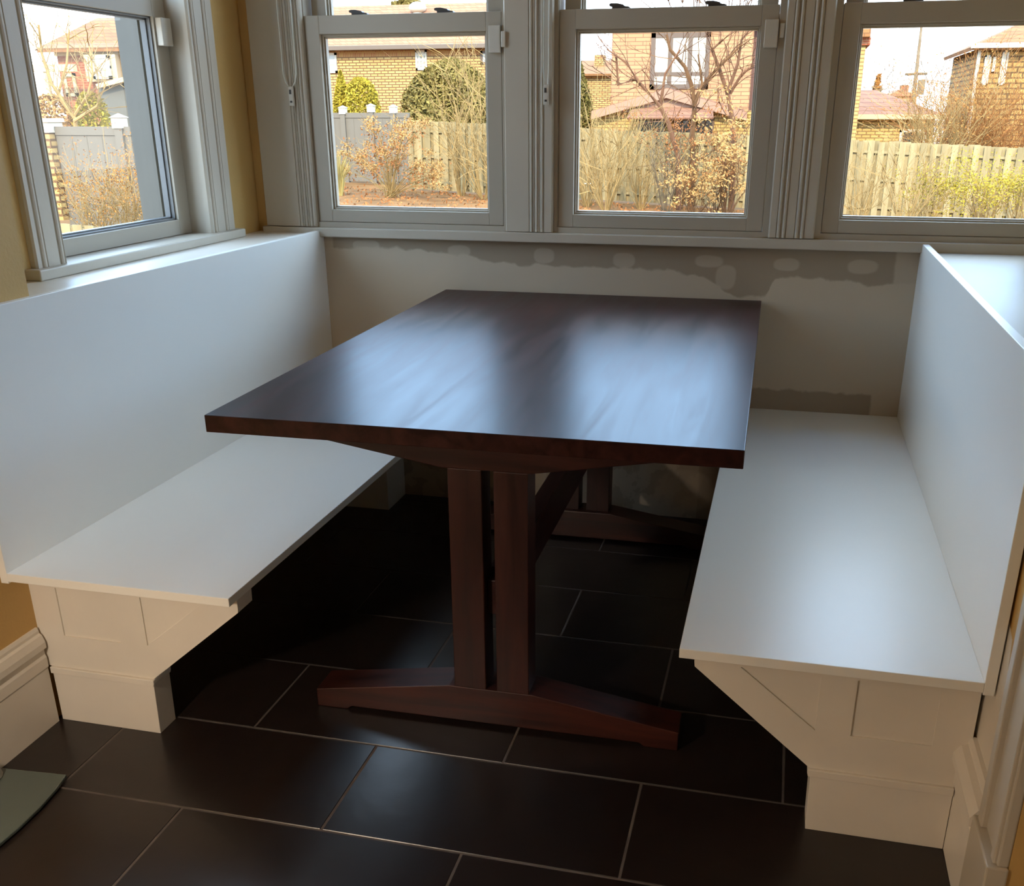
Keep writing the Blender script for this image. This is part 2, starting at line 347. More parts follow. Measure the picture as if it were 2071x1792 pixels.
tag(boxes('trim_9', [(WIN[i][0]-.02*(i > 0) if s == 0 else WIN[i][1], WIN[i][0] if s == 0 else WIN[i][1]+.02, -.006, 0, .979, ZT) for i in range(3) for s in (0, 1) if not (i == 0 and s == 0)], vinyl), 'white stops beside the back windows', 'trim', kind='structure')
tag(boxes('trim_10', [(-1.472, XRW, -.034, .0, .946, .977)], trim_paint, None, .003), 'long white window stool under the three back windows', 'sill', kind='structure')

# left window (in the set-back wall), built in its own frame: local x = world y
def side_window(idx, xface, out, ya, yb, label):
    """out = -1 for a wall whose outside lies at -x"""
    w = thing('window_%d' % idx, label, 'window', (xface, (ya+yb)/2, .972), kind='structure')
    hw = (yb-ya)/2; top = ZT-.972; s = out
    def bx(bl, name, m, p, bev=0):
        return boxes(name, [(min(s*a, s*b_), max(s*a, s*b_), c, d, e, f) for a, b_, c, d, e, f in bl], m, p, bev)
    bx([(0, .14, -hw, -hw+.004, 0, top), (0, .14, hw-.004, hw, 0, top), (0, .14, -hw, hw, top-.02, top), (0, .14, -hw, hw, 0, .012)], 'window_frame', trim_paint, w)
    bx([(.14, .215, -hw, -hw+.03, 0, top), (.14, .215, hw-.03, hw, 0, top), (.12, .14, hw-.012, hw, 0, top), (.14, .215, -hw, hw, 0, .01)], 'outer_track', vinyl_grey, w)
    def ring(d0, d1, z0, z1, st, tp, bt, name):
        bl = [(d0, d1, -hw+.006, -hw+.006+st, z0, z1), (d0, d1, hw-.006-st, hw-.006, z0, z1), (d0, d1, -hw+.006+st, hw-.006-st, z0, z0+bt), (d0, d1, -hw+.006+st, hw-.006-st, z1-tp, z1)]
        return bl
    def bead(d0, d1, z0, z1, st, tp, bt):
        bl = []
        for e, q in ((.005, .010), (.010, .022)):
            a, b_, c, d = -hw+.006+st, hw-.006-st, z0+bt, z1-tp
            bl += [(d0+q, d1, a, a+e, c, d), (d0+q, d1, b_-e, b_, c, d), (d0+q, d1, a, b_, c, c+e), (d0+q, d1, a, b_, d-e, d)]
        return bl
    ls = bx(ring(.058, .098, .014, .700, .066, .062, .045, ''), 'lower_sash', vinyl, w, .001)
    bx([(.090, .094, -hw+.07, hw-.07, .05, .645)], 'glass_pane', glass, ls); bx(bead(.058, .098, .014, .700, .066, .062, .045), 'glazing_bead', bead_grey, ls)
    us = bx(ring(.100, .136, .655, top-.02, .05, .045, .045, ''), 'upper_sash', vinyl, w, .0015)
    bx([(.122, .126, -hw+.055, hw-.055, .70, top-.065)], 'glass_pane', glass, us)
    return w, ls
w4, ls4 = side_window(4, XLW, -1, LWY[0], LWY[1], 'window in the left wall, looking onto the grey yard fence')
w5, ls5 = side_window(5, XRW, 1, RWY[0], RWY[1], 'window in the right wall, beyond the right edge')
def side_casing(name, face, s, y0, y1, label, beads):
    wd = .020; p = [(face, y0), (face+s*(wd-.006), y0), (face+s*wd, y0+.004)]
    for c in beads:
        for du, dv in ((-.012, 0), (-.009, -.004), (-.006, .001), (-.002, .003), (.002, .003), (.006, .001), (.009, -.004), (.012, 0)): p.append((face+s*(wd+dv), y0+c+du))
    p += [(face+s*wd, y1-.004), (face+s*(wd-.006), y1), (face, y1)]
    bm = bmesh.new(); add_prism(bm, p, 'Z', .984, 2.42)
    return tag(obj(name, bm, trim_paint), label, 'trim', kind='structure')
side_casing('trim_11', XLW, 1, -1.190, -1.075, 'white casing on the near side of the left window', (.030, .098))
side_casing('trim_12', XLW, 1, -.352, -.205, 'white fluted casing on the far side of the left window', (.026, .095))
tag(boxes('trim_13', [(XLW, XLW+.02, -1.19, -.205, ZT, 2.42)], trim_paint), 'white head casing above the left window', 'trim', kind='structure')
tag(boxes('trim_14', [(XLW-.058, XLW+.045, -1.215, -.185, .9585, .985)], trim_paint, None, .003), 'white stool under the left window', 'sill', kind='structure')
tag(boxes('trim_15', [(XRW-.02, XRW, -1.37, -1.24, .975, 2.42), (XRW-.02, XRW, -.63, -.50, .975, 2.42), (XRW-.02, XRW, -1.37, -.50, ZT, 2.42), (XRW-.05, XRW+.058, -1.40, -.47, .9485, .975)], trim_paint, None, .003), 'white casing around the right window', 'trim', kind='structure')

# contact sensors on the sashes
def sensor(label, bl, mag):
    t = thing('window_sensor', label, 'sensor', (0, 0, 0), 'window alarm sensors')
    b = bl; t.location = ((b[0]+b[1])/2, (b[2]+b[3])/2, (b[4]+b[5])/2); lx, ly, lz = t.location
    def rel(q): return (q[0]-lx, q[1]-lx, q[2]-ly, q[3]-ly, q[4]-lz, q[5]-lz)
    boxes('sensor_body', [rel(bl)], plastic, t, .002); boxes('magnet', [rel(mag)], plastic, t, .002)
sensor('white alarm sensor on the corner of the middle back window sash', (.2105, .2495, -.016, -.0005, 1.523, 1.598), (.254, .268, -.012, -.0062, 1.548, 1.588))
sensor('white alarm sensor on the corner of the left back window sash', (-.638, -.600, -.016, -.0005, 1.520, 1.598), (-.594, -.580, -.030, -.0222, 1.535, 1.58))
sensor('white alarm sensor box on the left wall window sash', (-1.5575, -1.536, -.408, -.356, 1.532, 1.608), (-1.5575, -1.545, -.354, -.3475, 1.54, 1.60))
# blind cords with tensioners
def cord(x, label, zb=1.445, zt=2.33, wdt=.042):
    t = thing('blind_cord', label, 'cord', (x, -.034, zb), 'looped blind cords')
    for s in (-1, 1):
        bm = bmesh.new(); add_tube(bm, [(s*.006, 0, -.03), (s*wdt/2*.75, 0, -.014), (s*wdt/2, 0, .01), (s*wdt/2*1.05, 0, .2), (s*wdt/2*.9, 0, zt-zb)], .0022, None, 6)
        obj('loop', bm, cord_m, t, 0, True)
    boxes('tensioner', [(-.008, .008, -.006, .006, -.088, -.028)], plastic, t, .002)
    boxes('tensioner_slot', [(-.004, .003, -.0075, -.0055, -.052, -.038), (-.003, .004, -.0075, -.0055, -.078, -.072)], dark_plastic, t)
cord(-1.318, 'white looped blind cord hanging on the casing left of the back windows', 1.455, 2.33, .046)
cord(-.448, 'white looped blind cord hanging on the casing beside the middle back window', 1.455, 2.33, .016)

# ------------------------------------------------------------------ benches
def bench(name, label, mir, xb, xf, zt_near, zt_far, y_near):
    """mir(x) maps the right-hand bench's x to this bench"""
    t = thing(name, label, 'bench', ((xb+xf)/2, y_near/2, 0), 'built in benches of the breakfast nook')
    ox, oy = t.location.x, t.location.y
    def R(a, b_, *r): a, b_ = sorted((a, b_)); return (a-ox, b_-ox, r[0]-oy, r[1]-oy, r[2], r[3])
    s = 1 if xb > xf else -1
    boxes('seat', [R(xb, xf, y_near, -.0008, .399, .4185)], seat_paint, t, .0012)
    bm = bmesh.new()
    a, b_ = sorted((xb-ox, xb+s*.019-ox)); v = [bm.verts.new(q) for q in [(x, y, z) for x in (a, b_) for y, z in ((y_near-oy, .394), (-.001-oy, .394), (-.001-oy, zt_far), (y_near-oy, zt_near))]]
    for f in ((0, 1, 2, 3), (7, 6, 5, 4), (0, 4, 5, 1), (1, 5, 6, 2), (2, 6, 7, 3), (3, 7, 4, 0)): bm.faces.new([v[i] for i in f])
    obj('backrest', bm, seat_paint, t, .0012)
    yf, yk = -1.661, -1.597
    bm = bmesh.new()
    def P(pts): return [(mir(x)-ox, z) for x, z in pts]
    add_prism(bm, P([(.748, .3988), (.225, .3988), (.2265, .345), (.4625, .148), (.748, .148)]), 'Y', yf+.004-oy, yk-oy)
    for poly in ([(.748, .3988), (.225, .3988), (.2255, .355), (.748, .355)], [(.680, .148), (.748, .148), (.748, .355), (.680, .355)], [(.4648, .148), (.531, .148), (.531, .355), (.4648, .355)],
                 [(.531, .148), (.680, .148), (.680, .232), (.531, .232)], [(.2255, .355), (.2265, .345), (.4625, .148), (.4648, .148), (.4648, .2343), (.314, .355)]):
        add_prism(bm, P(poly), 'Y', yf-oy, yf+.0042-oy)
    br = obj('bracket', bm, cream, t)
    bm = bmesh.new(); add_prism(bm, P([(.7315, .1475), (.4595, .1475), (.4595, .139), (.4615, .131), (.7315, .131)]), 'Y', yf-.007-oy, yk-oy)
    obj('ledge_moulding', bm, cream, br, .0015)
    bm = bmesh.new(); add_prism(bm, P([(.7322, .1312), (.4660, .1312), (.4690, 0), (.7322, 0)]), 'Y', yf+.001-oy, yk+.001-oy)
    obj('plinth', bm, cream, br, .001)
    boxes('rear_support', [R(mir(.475), mir(.7322), -.176, -.001, 0, .3988)], cream, t, .001)
MIRC = -.5265
bench('bench', 'white built in bench along the left wall under the left window', lambda x: MIRC - x, -1.2556, -.7241, .9745, .966, -1.7365)
bench('bench', 'white built in bench on the right, its back beside a wide ledge', lambda x: x, .7332, .2004, .972, .972, -1.7310)

# ------------------------------------------------------------------ trestle table
tb = thing('trestle_table', 'dark cherry wood trestle table standing between the two white benches', 'table', (-.2586, -.826, 0), rz=.0132)
HW, HL, HT = .5357, .8107, .780
boxes('tabletop', [(-HW, HW, -HL, HL, HT-.036, HT)], table_y, tb, .0015)
def trestle(s):   # s=-1 near, +1 far ; outer face at |y|=.629
    ya, yb = sorted((s*.629, s*.539)); yc, yd = sorted((s*.629, s*.557))
    prof = [(-.439, 0), (-.362, 0), (-.350, .009), (.350, .009), (.362, 0), (.439, 0), (.439, .047), (.1, .101), (-.1, .101), (-.439, .047)]
    bm = bmesh.new(); add_prism(bm, prof, 'Y', ya, yb); obj('foot', bm, table_x, tb, .002)
    zt = HT-.0362
    prof2 = [(x, zt - (z if z > .02 else 0)) for x, z in [(-.439, 0), (.439, 0), (.439, .047), (.1, .104), (-.1, .104), (-.439, .047)]]
    bm = bmesh.new(); add_prism(bm, prof2, 'Y', ya, yb); bt = obj('batten', bm, table_x, tb, .002)
    bm = bmesh.new(); add_prism(bm, [(-.168+.005*math.cos(a*PI/6), zt-.03+.005*math.sin(a*PI/6)) for a in range(12)], 'Y', s*.629-.001, s*.629+.001); obj('peg', bm, dark_plastic, bt)
    for a, b_ in ((-.086, -.010), (.016, .092)):
        boxes('post', [(a, b_, yc, yd, .1005, zt-.1035)], table_z, tb, .002)
trestle(-1); trestle(1)
boxes('stretcher', [(-.018, .027, -.5568, .5568, .268, .383), (-.0095, .0155, -.60, .60, .285, .37)], table_y, tb, .002)

# ------------------------------------------------------------------ smoky glass plate by the left baseboard
t = thing('glass_plate', 'smoky glass plate with a rounded edge lying by the left baseboard', 'plate', (-1.15, -2.0, 0))
bm = bmesh.new()
pts = [(-.11, .125), (.055, .138), (.066, .09), (.074, .03), (.076, -.04), (.073, -.1), (.062, -.17), (.04, -.25), (.0, -.32), (-.11, -.36)]
add_prism(bm, pts, 'Z', .003, .011); obj('glass_sheet', bm, smoky, t, .002)
bm = bmesh.new(); add_tube(bm, [(-.105, .085, .011), (-.105, .085, .03)], .034, .03, 24); obj('button', bm, mat('grey_plastic', (170, 168, 160), .4, .02, 20), t, .003)
for q in ((.03, .05, .09, .11, 0, .003), (.03, .05, -.2, -.18, 0, .003)): boxes('rubber_foot', [q], dark_plastic, t)

# ------------------------------------------------------------------ added ceiling lamps: unseen warm fill from behind the camera
def lamp(x, y, label, power, col):
    t = thing('added_ceiling_light', label, 'light', (x, y, ZC), 'added kitchen fill lights')
    bm = bmesh.new(); add_tube(bm, [(0, 0, 0), (0, 0, -.03)], .17, .17, 32); obj('added_lamp_base', bm, plastic, t)
    bm = bmesh.new(); add_tube(bm, [(0, 0, -.03), (0, 0, -.06), (0, 0, -.075)], .155, .11, 32)
    e = bpy.data.materials.get('added_lamp_diffuser')
    if not e:
        e, nt, b = nodes('added_lamp_diffuser'); b.inputs['Emission Color'].default_value = (1, .8, .55, 1); b.inputs['Emission Strength'].default_value = 3
    obj('diffuser', bm, e, t, 0)
    l = bpy.data.lights.new('added_ceiling_lamp', 'AREA'); l.shape = 'DISK'; l.size = .3; l.energy = power; l.color = col
    lo = bpy.data.objects.new('added_ceiling_lamp', l); C.objects.link(lo); lo.location = (x, y, ZC-.085)
ADDED_LAMPS = [(-.60, -4.7, 'added round fill light over the left of the kitchen', 3), (1.7, -4.6, 'added round fill light over the right of the kitchen', 3)]
for x, y, lab, pw in ADDED_LAMPS: lamp(x, y, lab, pw, (1, .82, .60))
# low lamp added out of view to warm the near faces
t = thing('added_floor_lamp', 'added low floor lamp with an opaque shade, unseen in the kitchen', 'lamp', (-.90, -3.05, 0))
bm = bmesh.new(); add_tube(bm, [(0, 0, 0), (0, 0, .02)], .13, .13, 32); obj('base', bm, dark_plastic, t, .003)
bm = bmesh.new(); add_tube(bm, [(0, 0, .02), (0, 0, .95)], .010, .010, 12); obj('pole', bm, dark_plastic, t)
bm = bmesh.new(); ro = []
for r, z in ((.150, .955), (.112, 1.18), (.109, 1.18), (.147, .955)): ro.append([bm.verts.new((r*math.cos(2*PI*k/40), r*math.sin(2*PI*k/40), z)) for k in range(40)])
for a in range(4):
    for k in range(40): bm.faces.new((ro[a][k], ro[a][(k+1) % 40], ro[(a+1) % 4][(k+1) % 40], ro[(a+1) % 4][k]))
obj('cutoff_shade', bm, cream, t)  # rim shaped to cut the added light off below the tabletop edge
l = bpy.data.lights.new('added_bulb', 'POINT'); l.shadow_soft_size = .05; l.energy = 44; l.color = (1, .84, .68)
lo = bpy.data.objects.new('added_bulb', l); C.objects.link(lo); lo.location = (-.90, -3.05, .988)

#EXT-BEGIN
# ------------------------------------------------------------------ the yard and the houses beyond
R = random.Random(7); ALB = (.53, .465, .365)
def gp(px, Y, row=310):
    p = at(px, row, Y); return Vector((p.x, Y, ground_z(p.x, Y)))
def rect(px0, py0, px1, py1, Y):
    """x and z extents of a flat feature standing at depth Y"""
    pm, qm = (px0+px1)/2, (py0+py1)/2
    return at(px0, qm, Y).x, at(px1, qm, Y).x, at(pm, py1, Y).z, at(pm, py0, Y).z
def slab(name, r, y0, y1, m, parent=None, bevel=0):
    return boxes(name, [(min(r[0], r[1]), max(r[0], r[1]), y0, y1, r[2], r[3])], m, parent, bevel)
soil = mat('leaf_littered_soil', (158, 120, 82), .95, .35, 1.7, .4, 4, .1)
straw = mat('straw_grass', (222, 206, 140), .9, .2, 3, 0, 1, .1, 0, None, .25)
grey_vinyl = mat('grey_fence_vinyl', (138, 134, 130), .6, .03, 3, 0, 1, .2)
cap_white = mat('white_post_cap', (240, 236, 228), .5, .02, 4)
old_wood = mat('weathered_fence_wood', (186, 172, 138), .9, .22, 1.2, 0, 1, .1, 0, (6, 6, .7), .22)
twig_tan = mat('pale_dry_twigs', (196, 168, 118), .9, .15, 3, 0, 1, .1, 0, None, .2)
twig_brown = mat('brown_bark', (128, 98, 74), .9, .2, 3, 0, 1, .1, 0, None, .15)
twig_red = mat('reddish_vine', (138, 104, 86), .9, .15, 3, 0, 1, .1, 0, None, .2)
twig_grey = mat('grey_twigs', (150, 136, 120), .9, .15, 3, 0, 1, .1, 0, None, .2)
leaf_rust = mat('rusty_dry_leaves', (190, 128, 80), .85, .2, 3, 0, 1, .15, 0, None, .3)
leaf_tan = mat('tan_dry_leaves', (206, 164, 108), .85, .2, 3, 0, 1, .15, 0, None, .3)
leaf_gold = mat('yellow_green_needles', (190, 172, 62), .85, .2, 3, 0, 1, .15, 0, None, .35)
leaf_olive = mat('olive_evergreen_needles', (146, 132, 76), .85, .2, 3, 0, 1, .15, 0, None, .4)
leaf_dark = mat('dark_evergreen_needles', (120, 110, 60), .9, .2, 3, 0, 1, .1, 0, None, .35)
leaf_orange = mat('orange_dry_foliage', (196, 140, 80), .9, .2, 3, 0, 1, .1, 0, None, .3)
brick_tan = brick_mat('tan_brick', (232, 204, 144), (220, 178, 120), (138, 106, 80), 'XZ', .34, .115, .022)
brick_soldier = brick_mat('soldier_brick', (206, 160, 104), (186, 118, 86), (210, 180, 130), 'XZ', .085, .24, .014)
brick_pink = brick_mat('pale_pink_brick', (222, 180, 142), (210, 160, 128), (160, 122, 104), 'XZ', .6, .14, .014)
brick_yellow = brick_mat('yellow_brick', (232, 206, 140), (222, 188, 122), (160, 132, 92), 'XZ', .3, .11, .02)
brick_red = brick_mat('red_brick', (184, 112, 84), (168, 94, 70), (190, 150, 120))
stone_m = brick_mat('rubble_stone', (214, 180, 118), (176, 146, 98), (120, 98, 72), 'XZ', .38, .17, .03)
shingle_red = brick_mat('red_shingles', (204, 156, 124), (190, 138, 110), (160, 112, 90), 'XZ', .3, .14, .012)
shingle_plum = brick_mat('plum_shingles', (180, 136, 116), (164, 122, 104), (138, 102, 88), 'XZ', .3, .14, .012)
shingle_brown = brick_mat('brown_shingles', (190, 142, 98), (172, 124, 86), (140, 104, 76), 'XZ', .3, .14, .012)
fascia = mat('taupe_gutter', (128, 112, 100), .6, .03, 3)
cream_wood = mat('cream_house_trim', (232, 214, 176), .7, .03, 3)
white_trim_sky = mat('white_trim_and_sky_panes', (240, 238, 230), .6, .02, 3)
pane_m = mat('reflecting_house_pane', (200, 208, 214), .08, .05, 1, 0, 1, .8)
pane_dark = mat('dark_house_pane', (72, 76, 80), .1, .05, 1, 0, 1, .8)
frame_brown = mat('brown_window_frame', (116, 96, 82), .6, .03, 3)
pink_trim = mat('pinkish_gable_board', (190, 150, 130), .7, .05, 3)

# ground
bm = bmesh.new(); n = 40
gv = [[bm.verts.new((-60+120*i/n, .6+89.4*j/n, ground_z(-60+120*i/n, 0) if j else ground_z(-60+120*i/n, 0))) for i in range(n+1)] for j in range(n+1)]
for j in range(n):
    for i in range(n): bm.faces.new((gv[j][i], gv[j][i+1], gv[j+1][i+1], gv[j+1][i]))
tag(obj('ground', bm, soil), 'leaf littered garden soil of the back yard', 'ground', kind='structure')
bm = bmesh.new()
for i in range(3000):
    px = R.uniform(1100, 2150); Y = R.uniform(16.5, 21.6); p = gp(px, Y)
    h = R.uniform(.03, .09); a = R.uniform(0, 6.3); dx, dy = math.cos(a)*.03, math.sin(a)*.03; l = Vector((R.gauss(0, .06), R.gauss(0, .06), h))
    bm.faces.new([bm.verts.new(q) for q in (p+Vector((dx, dy, 0)), p-Vector((dx, dy, 0)), p+l)])
tag(obj('dead_grass', bm, straw), 'straw coloured dead grass tufts along the garden bed', 'grass', kind='stuff')
bm = bmesh.new()
for i in range(2600):
    px = R.uniform(640, 2150); p = gp(px, R.uniform(20, 24.9)); add_leaf(bm, p+Vector((0, 0, .02)), R.uniform(.02, .05), R)
tag(obj('fallen_leaves', bm, leaf_rust), 'fallen brown leaves lying on the garden bed', 'leaves', kind='stuff')

# weathered shadow-box fence
def fence(name, label, xa, xb, Y, h, step, wdt, m, cat='fence', hb=.05):
    t = thing(name, label, cat, ((xa+xb)/2, Y, ground_z((xa+xb)/2, Y))); ox, oz = t.location.x, t.location.z
    bm = bmesh.new(); n = int((xb-xa)/step)
    for i in range(n):
        for k in (0, 1):
            x = xa + i*step + k*step/2; g0 = ground_z(x, Y)-oz; hh = h + R.uniform(-.025, .02); tilt = R.uniform(-.01, .01)
            y0 = -.045 if k == 0 else .03
            v = [bm.verts.new(q) for q in [(x-ox+dx+(tilt if z else 0), y, g0+(hh if z else hb)) for z in (0, 1) for y in (y0, y0+.018) for dx in (-wdt/2, wdt/2)]]
            for f in ((0, 2, 3, 1), (4, 5, 7, 6), (0, 1, 5, 4), (2, 6, 7, 3), (0, 4, 6, 2), (1, 3, 7, 5)): bm.faces.new([v[j] for j in f])
    obj('slat_panel', bm, m, t)
    for rz in (.14, .5, .86):
        bm = bmesh.new(); add_tube(bm, [(xa-ox, 0, ground_z(xa, Y)-oz+rz*h), (xb-ox, 0, ground_z(xb, Y)-oz+rz*h)], .042, None, 4); obj('rail', bm, m, t)
    k = int((xb-xa)/2.44)
    for i in range(k+1):
        x = xa + i*2.44; g0 = ground_z(x, Y)-oz
        boxes('post', [(x-ox-.045, x-ox+.045, .05, .14, g0, g0+h-.05)], m, t)
    return t
fence('board_fence', 'weathered board fence running along the back of the garden bed', at(832, 300, 25).x, at(2110, 300, 25).x, 25, 1.84, .25, .15, old_wood)
fence('board_fence', 'low grey board fence at the bottom of the left window view', at(60, 430, 10).x, at(300, 430, 10).x, 10, .50, .2, .15, old_wood)
# grey vinyl privacy fence with white capped posts
def vinyl_fence(label, px0, px1, Y, top, posts, ztop_row):
    xa, xb = at(px0, top, Y).x, at(px1, top, Y).x; zt = at((px0+px1)/2, top, Y).z
    t = thing('privacy_fence', label, 'fence', ((xa+xb)/2, Y, ground_z((xa+xb)/2, Y))); o = t.location
    bm = bmesh.new(); add_box(bm, xa-o.x, xb-o.x, -.02, .02, .05, zt-o.z-.1)
    x = xa
    while x < xb: add_box(bm, x-o.x, x-o.x+.012, -.026, -.019, .1, zt-o.z-.1); x += .3
    obj('panel', bm, grey_vinyl, t)
    boxes('rail', [(xa-o.x, xb-o.x, -.04, .04, zt-o.z-.14, zt-o.z)], grey_vinyl, t); boxes('rail', [(xa-o.x, xb-o.x, -.04, .04, .05, .2)], grey_vinyl, t)
    for pp, row in posts:
        x = at(pp, top, Y).x-o.x; zc = at(pp, row, Y).z-o.z
        p = boxes('post', [(x-.075, x+.075, -.08, .07, 0, zc-.2)], grey_vinyl, t)
        bm = bmesh.new(); add_box(bm, x-.095, x+.095, -.1, .09, zc-.2, zc-.03)
        v = [bm.verts.new(q) for q in ((x-.12, -.125, zc-.03), (x+.12, -.125, zc-.03), (x+.12, .115, zc-.03), (x-.12, .115, zc-.03), (x, -.005, zc+.04))]
        for f in ((0, 1, 4), (1, 2, 4), (2, 3, 4), (3, 0, 4), (3, 2, 1, 0)): bm.faces.new([v[i] for i in f])
        obj('post_cap', bm, cap_white, p)
vinyl_fence('grey vinyl privacy fence behind the hydrangea, left of the board fence', 600, 828, 26.5, 228, [(694, 216), (751, 212), (796, 214)], 0)
vinyl_fence('grey vinyl privacy fence seen through the left window', 112, 300, 13.2, 256, [(243, 234)], 0)
# brick pier
r = rect(92, 268, 124, 420, 13.2); t = thing('brick_pier', 'tan brick gate pier with a white cap at the left end of the grey fence', 'pier', ((r[0]+r[1])/2, 13.2, r[2]))
w2_ = (r[1]-r[0])/2; boxes('shaft', [(-w2_, w2_, -w2_, w2_, -.2, r[3]-r[2])], brick_tan, t)
bm = bmesh.new(); add_box(bm, -w2_-.03, w2_+.03, -w2_-.03, w2_+.03, r[3]-r[2], r[3]-r[2]+.17); add_box(bm, -w2_-.06, w2_+.06, -w2_-.06, w2_+.06, r[3]-r[2]+.17, r[3]-r[2]+.23); obj('cap', bm, cap_white, t)

# ---- plants
def branch(bm, p, d, L, r, depth, rnd, wig=.25, kids=3, ends=None, droop=0):
    pts = [Vector(p)]; d = Vector(d).normalized(); n = 4
    for i in range(n):
        d = (d + Vector((rnd.gauss(0, wig), rnd.gauss(0, wig), rnd.gauss(0, wig*.6)-droop))).normalized(); pts.append(pts[-1]+d*L/n)
    add_tube(bm, pts, r, r*.45, 3)
    if ends is not None: ends.append(pts[-1])
    if depth > 0:
        for k in range(kids):
            i = rnd.randint(1, n); q = pts[i]
            dd = (d + Vector((rnd.gauss(0, .6), rnd.gauss(0, .6), rnd.gauss(.1, .4)))).normalized()
            branch(bm, q, dd, L*rnd.uniform(.35, .65), r*.6, depth-1, rnd, wig, kids, ends, droop)
def shrub(name, label, cat, base, h, spread, stems, m, depth=1, kids=3, r=.016, leaf=None, leaves=0, lsize=.06, lrad=.12, group=None, seed=1, lean=0, part='branches', wig=.14):
    rnd = random.Random(seed*31+5); t = thing(name, label, cat, base, group)
    bm = bmesh.new(); ends = []
    for i in range(stems):
        a = rnd.uniform(0, 2*PI); s = math.sqrt(rnd.random())*spread
        d = Vector((math.cos(a)*s/h + lean, math.sin(a)*s*.6/h, 1))
        branch(bm, (math.cos(a)*.08, math.sin(a)*.08, 0), d, h*rnd.uniform(.7, 1.05), r, depth, rnd, wig, kids, ends)
    obj(part, bm, m, t)
    if leaf:
        bm = bmesh.new()
        for e in ends:
            for k in range(leaves): add_leaf(bm, e + Vector((rnd.gauss(0, lrad), rnd.gauss(0, lrad), rnd.gauss(0, lrad*.7))), lsize*rnd.uniform(.6, 1.3), rnd)
        obj('leaves', bm, leaf, t)
    return t
def evergreen(name, label, base, h, rx, m, shape='cone', n=2600, ls=.11, seed=1, group=None, cat='evergreen'):
    rnd = random.Random(seed*17+3); t = thing(name, label, cat, base, group)
    bm = bmesh.new(); add_tube(bm, [(0, 0, -.1), (0, 0, h*.5)], .07, .04, 6); obj('trunk', bm, twig_brown, t)
    bm = bmesh.new()
    def rad(u): return {'cone': rx*(1-u)**.75*min(1, .55+u*3), 'egg': rx*math.sqrt(max(0, 1-(2*u-1)**2))**.8, 'dome': rx*math.sqrt(max(0, 1-u*u))}[shape]
    lob = [(rnd.uniform(0, 6.3), rnd.uniform(0, 6.3), rnd.uniform(2, 5)) for _ in range(5)]
    for i in range(n):
        u = rnd.random()**(1.3 if shape == 'cone' else 1); a = rnd.uniform(0, 2*PI)
        k = 1 + sum(.05*math.sin(f*a+ph+u*9) for ph, _, f in lob)
        q = rad(u)*k*math.sqrt(rnd.uniform(.45, 1.0))
        add_leaf(bm, (math.cos(a)*q, math.sin(a)*q, .05+u*(h-.05)), ls*rnd.uniform(.5, 1.3), rnd)
    obj('foliage', bm, m, t); return t
def height(px, row, Y): return at(px, row, Y).z - gp(px, Y).z
evergreen('arborvitae', 'pointed yellow green arborvitae behind the grey fence, left of two', gp(691, 31, 190), height(691, 143, 31), .62, leaf_gold, 'cone', 7000, .06, 1, 'arborvitaes')
evergreen('arborvitae', 'blunt yellow green arborvitae behind the grey fence, right of two', gp(730, 31, 190), height(730, 157, 31), .66, leaf_gold, 'egg', 7000, .06, 2, 'arborvitaes')
evergreen('evergreen_bush', 'large rounded olive evergreen in front of the tan brick house', gp(915, 34, 190), height(915, 120, 34), 2.05, leaf_olive, 'dome', 22000, .085, 3)
evergreen('evergreen_tree', 'dark olive evergreen at the left edge of the middle window view', gp(1168, 38, 190), height(1168, 112, 38), .95, leaf_dark, 'cone', 6000, .09, 4)
# hydrangea with dried flower heads
rnd = random.Random(99); base = gp(785, 22.6); t = thing('hydrangea', 'dead hydrangea with tan flower heads in the left back window view', 'shrub', base)
bm = bmesh.new(); lv = bmesh.new(); stems = bmesh.new()
for i in range(46):
    tx = rnd.uniform(684, 880); ty = rnd.uniform(238, 345) + abs(tx-785)*.12
    if i > 36: tx = rnd.uniform(850, 905); ty = rnd.uniform(325, 385)
    Y = 22.6 + rnd.uniform(-.7, .9); q = at(tx, ty, Y) - base
    mid = Vector((q.x*.35, q.y*.5, q.z*.62)) + Vector((rnd.gauss(0, .08), 0, rnd.gauss(0, .05)))
    add_tube(stems, [(rnd.gauss(0, .07), rnd.gauss(0, .07), 0), mid*.5, mid, mid*.4+q*.6, q], .012, .007, 3)
    for k in range(rnd.randint(60, 90)):
        add_leaf(bm, q + Vector((rnd.gauss(0, .085), rnd.gauss(0, .085), rnd.gauss(0, .06))), rnd.uniform(.018, .036), rnd)
    for k in range(26): add_leaf(lv, mid.lerp(q, rnd.uniform(.2, 1)) + Vector((rnd.gauss(0, .13), rnd.gauss(0, .1), rnd.gauss(-.03, .1))), rnd.uniform(.02, .045), rnd)
    for k in range(3): branch(stems, mid.lerp(q, rnd.random()), q-mid+Vector((rnd.gauss(0, .3), 0, rnd.gauss(0, .3))), rnd.uniform(.2, .5), .007, 1, rnd, .2, 2)
obj('leaves', lv, leaf_rust, t)
obj('stems', stems, twig_tan, t); obj('flower_heads', bm, leaf_tan, t)
